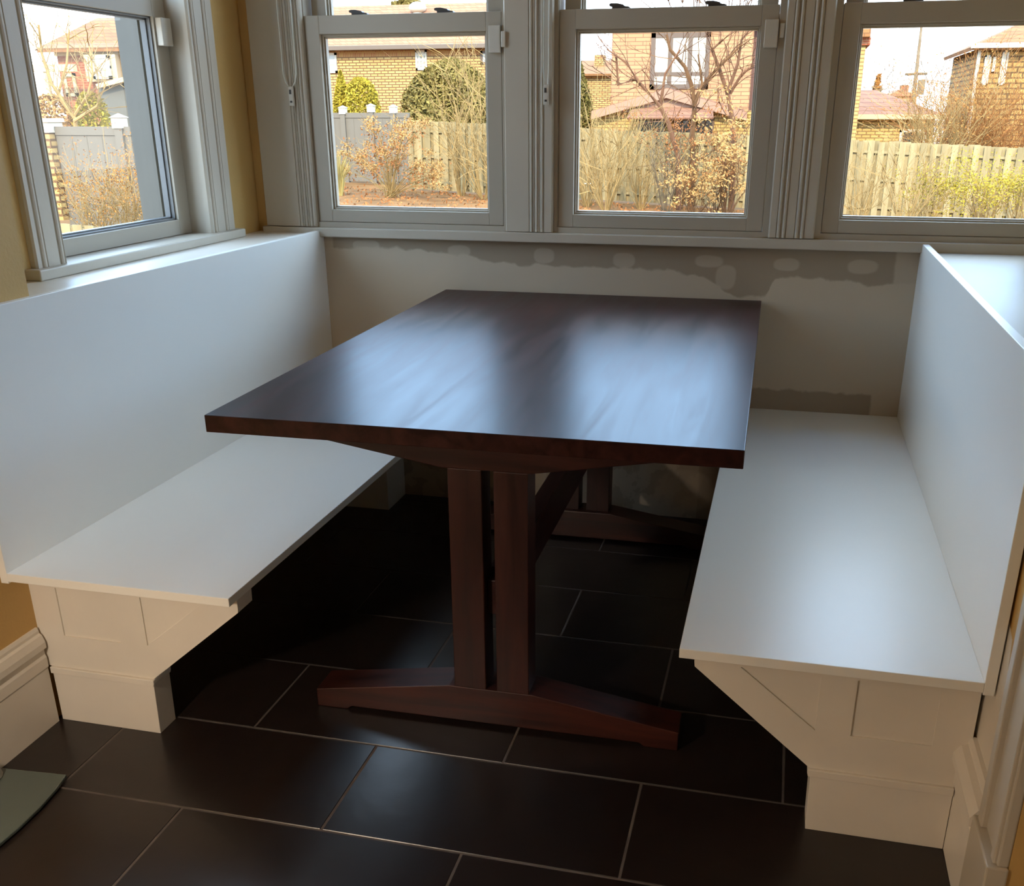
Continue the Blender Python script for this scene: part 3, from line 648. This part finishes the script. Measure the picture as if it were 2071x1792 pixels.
SH = [  # px, Y, top row, spread, stems, material, depth, kids, radius, label
    (978, 23.6, 140, 1.0, 14, twig_tan, 2, 3, .018, 'tall bare shrub at the right of the left back window view'),
    (930, 24.2, 205, .8, 16, twig_tan, 2, 3, .013, 'bare shrub before the board fence, in front of the rounded evergreen'),
    (1010, 23.4, 215, .6, 12, twig_tan, 2, 3, .014, 'bare shrub hidden partly by the first mullion'),
    (1228, 22.4, 215, 1.25, 34, twig_tan, 1, 4, .013, 'pale fan shaped bare shrub at the left of the middle window view'),
    (1190, 23.2, 240, .9, 22, twig_tan, 1, 4, .012, 'wispy bare shrub at the very left of the middle window view'),
    (1300, 23.5, 262, .7, 22, twig_tan, 1, 4, .011, 'thin upright bare shrub near the centre of the middle window view'),
    (1352, 23.2, 300, .6, 20, twig_grey, 1, 4, .010, 'low greyish bare shrub under the porch gable'),
    (1752, 22.6, 318, .75, 22, twig_tan, 2, 3, .011, 'bare spreading shrub at the left of the right window view'),
    (1850, 22.2, 322, .7, 22, twig_tan, 2, 3, .012, 'vase shaped bare shrub in the right window view'),
    (1690, 22.8, 330, .4, 10, twig_tan, 1, 3, .011, 'bare shrub tucked behind the right window stile'),
]
for i, (px, Y, row, sp, st, m, dp, kd, rr, lab) in enumerate(SH):
    shrub('bare_shrub', lab, 'shrub', gp(px, Y), height(px, row, Y), sp, st, m, dp, kd, rr, seed=i+2, group='bare shrubs along the garden bed')
shrub('beech_shrub', 'shrub keeping dry tan leaves at the lower right of the middle window', 'shrub', gp(1478, 22.6), height(1478, 280, 22.6), .55, 22, twig_brown, 1, 3, .012, leaf_tan, 22, .038, .09, seed=21)
shrub('beech_shrub', 'low shrub with drooping tan leaves left of the leafy one in the middle window', 'shrub', gp(1412, 22.3), height(1412, 352, 22.3), .55, 14, twig_brown, 1, 3, .011, leaf_tan, 20, .036, .08, seed=22)
shrub('rusty_shrub', 'shrub with rusty leaves before the porch openings', 'shrub', gp(1378, 24.2), height(1378, 245, 24.2), .55, 12, twig_brown, 1, 3, .012, leaf_rust, 18, .036, .1, seed=23)
shrub('rusty_shrub', 'small rusty leaved shrub between the two leafy shrubs', 'shrub', gp(1452, 22.9), height(1452, 330, 22.9), .35, 9, twig_brown, 1, 3, .011, leaf_rust, 18, .036, .09, seed=24)
shrub('golden_shrub', 'yellow green broom like shrub in the right window view, left one', 'shrub', gp(1893, 22.8), height(1893, 358, 22.8), .42, 30, twig_tan, 1, 2, .009, leaf_gold, 16, .03, .10, seed=25)
shrub('golden_shrub', 'wide yellow green broom like shrub at the right edge of the right window', 'shrub', gp(2012, 22.6), height(2012, 352, 22.6), .7, 46, twig_tan, 1, 2, .009, leaf_gold, 16, .03, .11, seed=26)
shrub('golden_shrub', 'yellow green shrub mostly beyond the right edge of the photo', 'shrub', gp(2085, 22.9), height(2085, 350, 22.9), .5, 28, twig_tan, 1, 2, .009, leaf_gold, 16, .03, .11, seed=27)
# trees of the middle window
def tree(name, label, base, paths, m, r, seed, kids=3, L=1.2, group=None, cat='tree', r_tw=.014):
    rnd = random.Random(seed); t = thing(name, label, cat, base, group); bm = bmesh.new(); tw = bm
    for k, path in enumerate(paths):
        pts = [Vector(p)-base for p in path]; rr = r if k == 0 else r*.6
        add_tube(bm, pts, rr, rr*.4, 6)
        for j in range(1, len(pts)):
            for q in range(kids):
                u = rnd.random(); p = pts[j-1].lerp(pts[j], u); d = (pts[j]-pts[j-1]).normalized() + Vector((rnd.gauss(0, .7), rnd.gauss(0, .5), rnd.gauss(.2, .5)))
                branch(tw, p, d, L*rnd.uniform(.4, 1), r_tw, 1, rnd, .2, 3)
    obj('branches', bm, m, t); return t
def line(Y, *pp): return [at(a, b_, Y) for a, b_ in pp]
b0 = gp(1402, 24.3)
tree('crab_apple_tree', 'bare crooked tree whose trunk stands before the porch of the pink brick house', b0, [[b0]+line(24.3, (1401, 330), (1400, 270), (1405, 215), (1398, 170), (1385, 135), (1355, 100), (1348, 70)), line(24.2, (1404, 215), (1420, 170), (1412, 110)), line(24.4, (1402, 205), (1430, 160), (1470, 120), (1500, 90))], twig_brown, .085, 3)
b1 = gp(1378, 23.9)
tree('crab_apple_tree', 'bare leaning tree with reddish arching boughs left of the porch gable', b1, [[b1]+line(23.9, (1372, 320), (1352, 250), (1335, 215), (1300, 175), (1285, 160), (1250, 172), (1246, 110)), line(23.8, (1294, 168), (1265, 125), (1228, 100)), line(24, (1336, 215), (1345, 150), (1375, 100))], twig_red, .075, 4)
b2 = gp(1487, 24.6)
tree('crab_apple_tree', 'bare tree with red vines at the right of the middle window view', b2, [[b2]+line(24.6, (1484, 300), (1482, 245), (1472, 190), (1455, 140), (1440, 100), (1462, 80)), line(24.5, (1472, 185), (1492, 130), (1500, 80), (1520, 55)), line(24.7, (1476, 190), (1500, 150), (1528, 130))], twig_red, .08, 5)

# ---- houses
def roof(name, pts, m, parent, o, th=.12):
    """sloping roof slab from four or three corner points"""
    bm = bmesh.new(); P = [Vector(p)-o for p in pts]; nrm = (P[1]-P[0]).cross(P[2]-P[0]).normalized()
    if nrm.z < 0: nrm = -nrm
    lo = [bm.verts.new(p-nrm*th) for p in P]; hi = [bm.verts.new(p) for p in P]; n = len(P)
    bm.faces.new(lo); bm.faces.new(hi)
    for i in range(n): bm.faces.new((lo[i], lo[(i+1) % n], hi[(i+1) % n], hi[i]))
    return obj(name, bm, m, parent)
def part(name, r, y0, y1, m, t):
    o = t.location; a, b_ = sorted((r[0]-o.x, r[1]-o.x)); return boxes(name, [(a, b_, y0-o.y, y1-o.y, r[2]-o.z, r[3]-o.z)], m, t)
def house_window(t, r, Y, fm, pm, cols, rows, fw=.07, name='window', cell=None):
    o = t.location; x0, x1, z0, z1 = r[0]-o.x, r[1]-o.x, r[2]-o.z, r[3]-o.z; y = Y-o.y
    bl = [(x0, x0+fw, y-.06, y+.02, z0, z1), (x1-fw, x1, y-.06, y+.02, z0, z1), (x0, x1, y-.06, y+.02, z1-fw, z1), (x0, x1, y-.06, y+.02, z0, z0+fw)]
    for i in range(1, cols): x = x0+(x1-x0)*i/cols; bl.append((x-fw*.5, x+fw*.5, y-.055, y+.02, z0, z1))
    for q in rows: z = z0+(z1-z0)*q; bl.append((x0, x1, y-.05, y+.02, z-fw*.4, z+fw*.4))
    f = boxes(name, bl, fm, t); boxes('pane', [(x0+fw*.5, x1-fw*.5, y-.03, y+.01, z0+fw*.5, z1-fw*.5)], pm, f)
# long tan brick house behind the left back window
Yh = 44.0; x0, x1 = at(560, 100, Yh).x, at(1062, 100, Yh).x; ze = at(830, 100, Yh).z; g0 = -.6
t = thing('brick_house', 'long tan brick house with a red roof behind the left back window', 'house', ((x0+x1)/2, Yh, g0)); o = t.location
boxes('wall', [(x0-o.x, x1-o.x, 0, 7, -.5, ze-g0-.02)], brick_tan, t)
boxes('soldier_course', [(x0-o.x, x1-o.x, -.012, .02, ze-g0-.27, ze-g0-.03)], brick_soldier, t)
rdg = at(830, 9, Yh+4).z
roof('roof', [(x0-.4, Yh-.35, ze+.1), (x1+.4, Yh-.35, ze+.1), (x1+.4, Yh+4, rdg), (x0-.4, Yh+4, rdg)], shingle_red, t, o)
roof('roof', [(x0-.4, Yh+8, ze+.1), (x1+.4, Yh+8, ze+.1), (x1+.4, Yh+4, rdg), (x0-.4, Yh+4, rdg)], shingle_red, t, o)
for xx in (x0, x1):
    bm = bmesh.new(); add_prism(bm, [(0, ze-g0), (7, ze-g0), (4, rdg-g0-.15)], 'X', xx-o.x-.05, xx-o.x+.05); obj('gable', bm, brick_tan, t)
boxes('gutter', [(x0-.4-o.x, x1+.4-o.x, -.50, -.34, ze-g0-.02, ze-g0+.17)], fascia, t, .02)
house_window(t, rect(640, 107, 682, 148, Yh), Yh, white_trim_sky, pane_m, 1, (.45,), .1)
house_window(t, rect(972, 103, 1010, 130, Yh), Yh, frame_brown, pane_m, 2, (), .1)
house_window(t, rect(841, 101, 864, 142, Yh), Yh, white_trim_sky, pane_m, 3, (.25, .5, .75), .09)
for px, row in ((810, 82), (822, 72), (886, 80)):
    q = at(px, row+3, Yh+ (2.2 if row < 75 else 1.0)); zz = ze+.1+(rdg-ze-.1)*((q.y-Yh+.35)/4.35)
    bm = bmesh.new(); add_ball(bm, (q.x-o.x, q.y-o.y, zz-g0+.12), (.17, .17, .14), 2); add_tube(bm, [(q.x-o.x, q.y-o.y, zz-g0-.05), (q.x-o.x, q.y-o.y, zz-g0+.12)], .1, .1, 8); obj('roof_vent', bm, white_trim_sky, t, 0, True)
q = at(846, 16, Yh+3.2); bm = bmesh.new(); add_ball(bm, (q.x-o.x, 3.1, q.z-g0), (.42, .42, .26), 2); add_tube(bm, [(q.x-o.x, 3.1, q.z-g0-.5), (q.x-o.x, 3.1, q.z-g0)], .22, .22, 10); obj('roof_turbine', bm, white_trim_sky, t, 0, True)
# pink brick house with porch behind the middle window
Yp = 40.0; x0, x1 = at(1237, 120, Yp).x, at(1521, 120, Yp).x; zt = at(1380, 34, Yp).z; g0 = -1.2
t = thing('brick_house', 'pale pink brick house with a gabled porch behind the middle window', 'house', ((x0+x1)/2, Yp, g0)); o = t.location
boxes('wall', [(x0-o.x, x1-o.x, 0, 8, -.3, zt-g0)], brick_pink, t)
boxes('side_wing', [(x1-o.x, x1-o.x+.9, .5, 8, -.3, zt-g0-.1)], mat('plum_siding', (122, 88, 84), .8, .1, 3), t)
zr = zt+.35; roof('roof', [(x0-.3, Yp-.3, zt), (x1+1.1, Yp-.3, zt), (x1+1.1, Yp+8.3, zr), (x0-.3, Yp+8.3, zr)], shingle_brown, t, o)
house_window(t, rect(1316, 66, 1435, 180, Yp), Yp, frame_brown, white_trim_sky, 3, (.27,), .17)  # plain white panes stand for glass reflecting the sky
a, l, r_ = at(1351, 178, Yp-3), at(1200, 224, Yp-3), at(1512, 226, Yp-3)
for e in (l, r_):
    roof('porch_roof', [(a.x, Yp-3.3, a.z), (e.x, Yp-3.3, e.z), (e.x, Yp, e.z), (a.x, Yp, a.z)], shingle_plum, t, o, .1)
    bm = bmesh.new(); P = [Vector((a.x, Yp-3.31, a.z-.02)), Vector((e.x, Yp-3.31, e.z-.02)), Vector((e.x, Yp-3.31, e.z-.30)), Vector((a.x, Yp-3.31, a.z-.34))]
    add_prism(bm, [(p.x-o.x, p.z-o.z) for p in P], 'Y', -3.4, -3.3); obj('barge_board', bm, pink_trim, t)
bm = bmesh.new(); add_prism(bm, [(a.x-o.x, a.z-.2-o.z), (l.x+.5-o.x, l.z-o.z-.05), (r_.x-.5-o.x, r_.z-o.z-.05)], 'Y', -3.2, -3.1); obj('porch_gable', bm, pink_trim, t)
rr = rect(1275, 217, 1447, 238, Yp-3.2); roof('awning', [(rr[0], Yp-4.0, rr[2]), (rr[1], Yp-4.0, rr[2]), (rr[1]-.1, Yp-3.2, rr[3]), (rr[0]+.1, Yp-3.2, rr[3])], shingle_plum, t, o, .06)
part('porch_wall', rect(1200, 224, 1512, 420, Yp-3), Yp-3, Yp-.1, brick_yellow, t)
for a_, b_ in ((1290, 1345), (1362, 1395), (1408, 1443)): house_window(t, rect(a_, 240, b_, 296, Yp-3.05), Yp-3.05, frame_brown, pane_dark, 2, (), .07, 'porch_window')
# house far behind, left of the pink one
t = thing('far_house', 'distant tan house with a chimney left of the pink brick house', 'house', gp(1190, 62, 190)); o = t.location
r = rect(1120, 150, 1260, 260, 62); part('wall', r, 62, 70, brick_tan, t)
roof('roof', [(r[0]-.3, 61.6, r[3]), (r[1]+.3, 61.6, r[3]), (r[1]-.5, 66, at(1200, 122, 66).z), (r[0]+1, 66, at(1200, 122, 66).z)], shingle_brown, t, o)
part('chimney', rect(1202, 111, 1220, 150, 64), 64, 65, brick_tan, t)
# brick corner and garage behind the right window
Yc = 33.0; r = rect(1650, 76, 1746, 330, Yc); x1 = at(1746, 140, Yc).x
t = thing('brick_house', 'yellow brick house corner with an overhanging eave at the left of the right window', 'house', (at(1690, 200, Yc).x, Yc, -1.1)); o = t.location
boxes('wall', [(at(1600, 150, Yc).x-o.x, x1-o.x, 0, 3.2, -.3, at(1735, 80, Yc).z-o.z)], brick_yellow, t)
zt = at(1735, 76, Yc).z
boxes('eave', [(at(1600, 150, Yc).x-o.x, at(1760, 66, Yc).x-o.x, -.35, 3.5, zt-o.z, zt-o.z+.22)], shingle_brown, t)
boxes('corbel', [(at(1600, 150, Yc).x-o.x, x1-o.x+.12, -.1, 3.3, zt-o.z-.22, zt-o.z)], brick_red, t)
Yg = 37.0; t = thing('garage', 'low yellow brick garage with a plum hip roof behind the fence', 'garage', (at(1790, 250, Yg).x, Yg, -1.2)); o = t.location
x0, x1 = at(1690, 250, Yg).x, at(1890, 250, Yg).x; ze = at(1800, 235, Yg).z
boxes('wall', [(x0-o.x, x1-o.x, 0, 6, -.3, ze-o.z)], brick_yellow, t)
A = [(x0-.3, Yg-.3, ze+.03), (x1+.3, Yg-.3, ze+.03), (x1+.3, Yg+6.3, ze+.03), (x0-.3, Yg+6.3, ze+.03)]
pk = at(1772, 182, Yg+3); B_ = (pk.x, Yg+3, pk.z); D_ = (pk.x-1.6, Yg+3, pk.z)
roof('roof', [A[0], A[1], B_, D_], shingle_plum, t, o, .08); roof('roof', [A[1], A[2], B_], shingle_plum, t, o, .08); roof('roof', [A[2], A[3], D_, B_], shingle_plum, t, o, .08); roof('roof', [A[3], A[0], D_], shingle_plum, t, o, .08)
boxes('gutter', [(x0-.35-o.x, x1+.35-o.x, -.42, -.3, ze-o.z-.1, ze-o.z+.06)], cream_wood, t)
house_window(t, rect(1818, 262, 1872, 300, Yg), Yg, white_trim_sky, pane_dark, 1, (), .09)
# far gable and stone house
t = thing('far_house', 'distant small house with a pale gable behind the utility pole', 'house', gp(1825, 66, 190)); o = t.location
r = rect(1795, 195, 1850, 260, 66); part('wall', r, 66, 72, brick_pink, t); pk = at(1822, 180, 66)
bm = bmesh.new(); add_prism(bm, [(r[0]-.2-o.x, r[3]-o.z), (r[1]+.2-o.x, r[3]-o.z), (pk.x-o.x, pk.z-o.z)], 'Y', -.1, 6); obj('roof', bm, shingle_red, t); part('chimney', rect(1822, 172, 1838, 188, 68), 68, 69, brick_red, t)
Ys = 38.0; t = thing('stone_house', 'tall rubble stone house with bright windows at the right edge', 'house', (at(2060, 200, Ys).x, Ys, -1.4)); o = t.location
x0, x1 = at(1977, 150, Ys).x, at(2190, 150, Ys).x; ze = at(2000, 96, Ys).z
boxes('wall', [(x0-o.x, x1-o.x, 0, 7, -.3, ze-o.z)], stone_m, t)
pk = at(2110, 25, Ys+3.5); zp = pk.z
roof('roof', [(x0-.35, Ys-.4, ze+.02), (x1, Ys-.4, ze+.02), (x1, Ys+3.5, zp), (pk.x, Ys+3.5, zp)], shingle_brown, t, o); roof('roof', [(x0-.35, Ys-.4, ze+.02), (pk.x, Ys+3.5, zp), (x0-.35, Ys+7.4, ze+.02)], shingle_brown, t, o)
boxes('gutter', [(x0-.4-o.x, x1-o.x, -.5, -.38, ze-o.z-.04, ze-o.z+.12)], white_trim_sky, t)
boxes('downspout', [(x0-o.x-.1, x0-o.x, -.12, -.02, 0, ze-o.z)], white_trim_sky, t)
for a_, b_, c_, d_ in ((1988, 2001, 112, 172), (2007, 2013, 112, 148), (2023, 2036, 102, 172)): house_window(t, rect(a_, c_, b_, d_, Ys), Ys, white_trim_sky, white_trim_sky, 1, (.5,), .05)  # sky reflection of these panes is put in as white colour
# pole and wires
Yw = 52.0; b0 = gp(1850, Yw, 190); t = thing('utility_pole', 'wooden utility pole with wires against the white sky', 'pole', b0)
top = at(1864, 50, Yw)-b0; mid = at(1853, 150, Yw)-b0
bm = bmesh.new(); add_tube(bm, [(0, 0, -.5), mid, top], .13, .055, 10); obj('mast', bm, twig_grey, t)
bm = bmesh.new(); add_tube(bm, [mid+Vector((-.5, 0, 0)), mid+Vector((.5, 0, .02))], .06, None, 6); obj('crossarm', bm, twig_grey, t)
bm = bmesh.new(); add_tube(bm, [mid+Vector((.28, -.1, -.9)), mid+Vector((.28, -.1, -.25))], .17, .17, 12); obj('transformer', bm, twig_grey, t)
for s, rows in ((1, ((1757, 172, 1845, 158), (1757, 180, 1845, 167))), (2, ((1860, 160, 2150, 178), (1860, 164, 2150, 186)))):
    for a_, b_, c_, d_ in rows:
        p, q = at(a_, b_, Yw)-b0, at(c_, d_, Yw)-b0; p = p + (p-q)*(.6 if s == 1 else 0)
        bm = bmesh.new(); add_tube(bm, [p.lerp(q, k/6)+Vector((0, 0, -.12*math.sin(PI*k/6))) for k in range(7)], .016, None, 4); obj('wire', bm, twig_grey, t)
# orange thicket behind the right end of the fence, and far trees
TH = [(1925, 29, 185, 1.0, 'rusty bare thicket behind the fence, beside the garage'), (1985, 28, 205, 1.2, 'rusty bare thicket behind the fence, below the stone house'), (2050, 29, 200, 1.1, 'rusty bare thicket behind the fence at the right edge'), (1895, 27.5, 225, .7, 'low pale thicket behind the fence before the garage corner')]
for i, (px, Y, row, sp, lab) in enumerate(TH):
    shrub('thicket', lab, 'shrub', gp(px, Y), height(px, row, Y), sp*1.1, 44, twig_tan if i == 3 else mat('rusty_twigs', (186, 132, 84), .9, .15, 3, 0, 1, .1, 0, None, .2), 2, 4, .013, leaf_orange, 1, .03, .1, seed=40+i, group='thickets behind the fence')
shrub('far_tree', 'small bare tree on the skyline above the garage roof', 'tree', gp(1755, 58, 190), height(1755, 140, 58), .7, 7, twig_grey, 2, 4, .03, seed=50)
evergreen('far_tree', 'orange leaved treetop behind the garage ridge', gp(1773, 60, 190), height(1773, 155, 60), .8, leaf_orange, 'cone', 700, .2, 51, cat='tree')
shrub('far_tree', 'bare tree on the skyline behind the utility pole', 'tree', gp(1885, 56, 190), height(1885, 130, 56), .8, 7, twig_grey, 2, 4, .03, seed=52)
shrub('far_tree', 'large bare tree above the roof of the pink brick house', 'tree', gp(1420, 58), height(1420, -12, 58), 3.4, 10, twig_brown, 2, 5, .06, seed=53)
evergreen('far_tree', 'olive treetop showing above the ridge of the long brick house', gp(835, 58, 190), height(835, -6, 58), 2.2, leaf_olive, 'dome', 3000, .3, 54, cat='tree')
# ---- through the left window
Yl = 28.0; t = thing('brick_house', 'red brick house with a brown hip roof seen through the left window', 'house', (at(185, 150, Yl).x, Yl, -.2)); o = t.location
x0, x1 = at(121, 150, Yl).x, at(330, 150, Yl).x; ze = at(180, 98, Yl).z
boxes('wall', [(x0-o.x, x1-o.x, 0, 8, -.5, ze-o.z)], brick_red, t)
boxes('frieze', [(x0-o.x-.05, x1-o.x, -.06, .1, at(180, 112, Yl).z-o.z, ze-o.z)], cream_wood, t)
pk = at(178, 34, Yl+3.5); zp = pk.z
roof('roof', [(x0-.4, Yl-.4, ze), (x1, Yl-.4, ze), (x1, Yl+4, zp), (pk.x, Yl+4, zp)], shingle_brown, t, o); roof('roof', [(x0-.4, Yl-.4, ze), (pk.x, Yl+4, zp), (x0-.4, Yl+8.4, ze)], shingle_brown, t, o)
part('bay', rect(172, 110, 236, 165, Yl-.3), Yl-.3, Yl, cream_wood, t)
house_window(t, rect(188, 112, 224, 160, Yl-.34), Yl-.34, white_trim_sky, pane_m, 1, (.5,), .09)
house_window(t, rect(133, 148, 156, 195, Yl), Yl, cream_wood, brick_red, 1, (), .1, 'door_frame')
boxes('cornice', [(at(70, 140, Yl-1).x-o.x, at(152, 140, Yl-1).x-o.x, -1.1, -.9, at(110, 148, Yl).z-o.z, at(110, 134, Yl).z-o.z), (at(92, 140, Yl-1).x-o.x-.06, at(92, 140, Yl-1).x-o.x+.06, -1.06, -.94, -.5, at(110, 148, Yl).z-o.z)], cream_wood, t)
t = thing('shed', 'grey shed with a pale sloping eave behind the grey fence in the left window', 'shed', (at(240, 200, 20).x, 20, -.2)); o = t.location
r = rect(203, 168, 300, 270, 20); part('wall', r, 20, 23, mat('shed_grey', (112, 112, 108), .8, .05, 3), t)
roof('roof', [at(193, 170, 19.8), at(310, 140, 19.8), at(310, 140, 19.8)+Vector((0, 3.4, .2)), at(193, 170, 19.8)+Vector((0, 3.4, .2))], cream_wood, t, o, .1)
bt = gp(150, 15.5); 
tree('bare_tree', 'pale bare young tree before the red brick house in the left window', bt, [[bt]+line(15.5, (152, 240), (128, 205), (105, 170), (85, 110), (78, 50)), line(15.5, (150, 235), (178, 190), (188, 150), (180, 90)), line(15.4, (150, 245), (195, 215), (215, 170)), line(15.6, (118, 190), (135, 130), (140, 60))], twig_tan, .05, 8, 4, 1.1, r_tw=.012)
evergreen('evergreen_bush', 'yellow green bush behind the grey fence left of the shed', gp(178, 16, 190), height(178, 185, 16), .4, leaf_gold, 'egg', 4000, .045, 60)
evergreen('evergreen_bush', 'orange brown bush behind the brick pier', gp(100, 16, 190), height(100, 190, 16), .55, leaf_tan, 'egg', 4000, .045, 61)
shrub('hedge_plant', 'brown dead hedge plant below the grey fence, left one', 'shrub', gp(165, 11.5), height(165, 345, 11.5), .6, 30, twig_tan, 1, 4, .007, leaf_orange, 5, .018, .07, seed=62, group='dead hedge plants before the grey fence')
shrub('hedge_plant', 'brown dead hedge plant below the grey fence, middle one', 'shrub', gp(215, 11.3), height(215, 338, 11.3), .6, 30, twig_tan, 1, 4, .007, leaf_orange, 5, .018, .07, seed=63, group='dead hedge plants before the grey fence')
shrub('hedge_plant', 'brown dead hedge plant below the grey fence, right one', 'shrub', gp(265, 11.5), height(265, 345, 11.5), .6, 30, twig_tan, 1, 4, .007, leaf_orange, 5, .018, .07, seed=64, group='dead hedge plants before the grey fence')
# ornamental grass at the left edge of the left back window
t = thing('ornamental_grass', 'tall yellowish grass clump at the left of the hydrangea', 'grass', gp(682, 22.2)); bm = bmesh.new(); rnd = random.Random(5)
for i in range(160):
    a = rnd.uniform(0, 6.28); s = rnd.uniform(0, .45); h = rnd.uniform(.6, 1.15)
    add_tube(bm, [(math.cos(a)*.06, math.sin(a)*.06, 0), (math.cos(a)*s*.35, math.sin(a)*s*.35, h*.6), (math.cos(a)*s, math.sin(a)*s, h)], .008, .003, 3)
obj('blades', bm, straw, t)
#EXT-END

# ------------------------------------------------------------------ light
sun = bpy.data.lights.new('sun', 'SUN'); sun.energy = 7.0; sun.angle = .02; sun.color = (1, .86, .64)
so = bpy.data.objects.new('sun', sun); C.objects.link(so)
so.rotation_euler = Vector((.10, -1, .75)).to_track_quat('Z', 'Y').to_euler()
wd = bpy.data.worlds.new('sky'); bpy.context.scene.world = wd; wd.use_nodes = True; nt = wd.node_tree
bg = nt.nodes['Background']; tc = nt.nodes.new('ShaderNodeTexCoord'); sp = nt.nodes.new('ShaderNodeSeparateXYZ')
nt.links.new(tc.outputs['Generated'], sp.inputs[0]); rp = nt.nodes.new('ShaderNodeValToRGB'); nt.links.new(sp.outputs['Z'], rp.inputs[0])
e = rp.color_ramp.elements; e[0].position = 0; e[0].color = (.60, .60, .60, 1); e[1].position = 1; e[1].color = (.12, .26, .55, 1)
for q, c in ((.10, (.60, .70, .82)), (.2, (.66, 1.00, 1.46)), (.36, (.66, 1.08, 1.70)), (.5, (1.05, 1.34, 1.70)), (.7, (.98, 1.28, 1.66)), (.85, (.26, .46, .84))):
    n = e.new(q); n.color = (*c, 1)
nt.links.new(rp.outputs[0], bg.inputs[0]); bg.inputs[1].default_value = 6.1
vs = bpy.context.scene.view_settings; vs.view_transform = 'Standard'; vs.look = 'None'; vs.exposure = 0; vs.gamma = 1; vs.use_curve_mapping = False
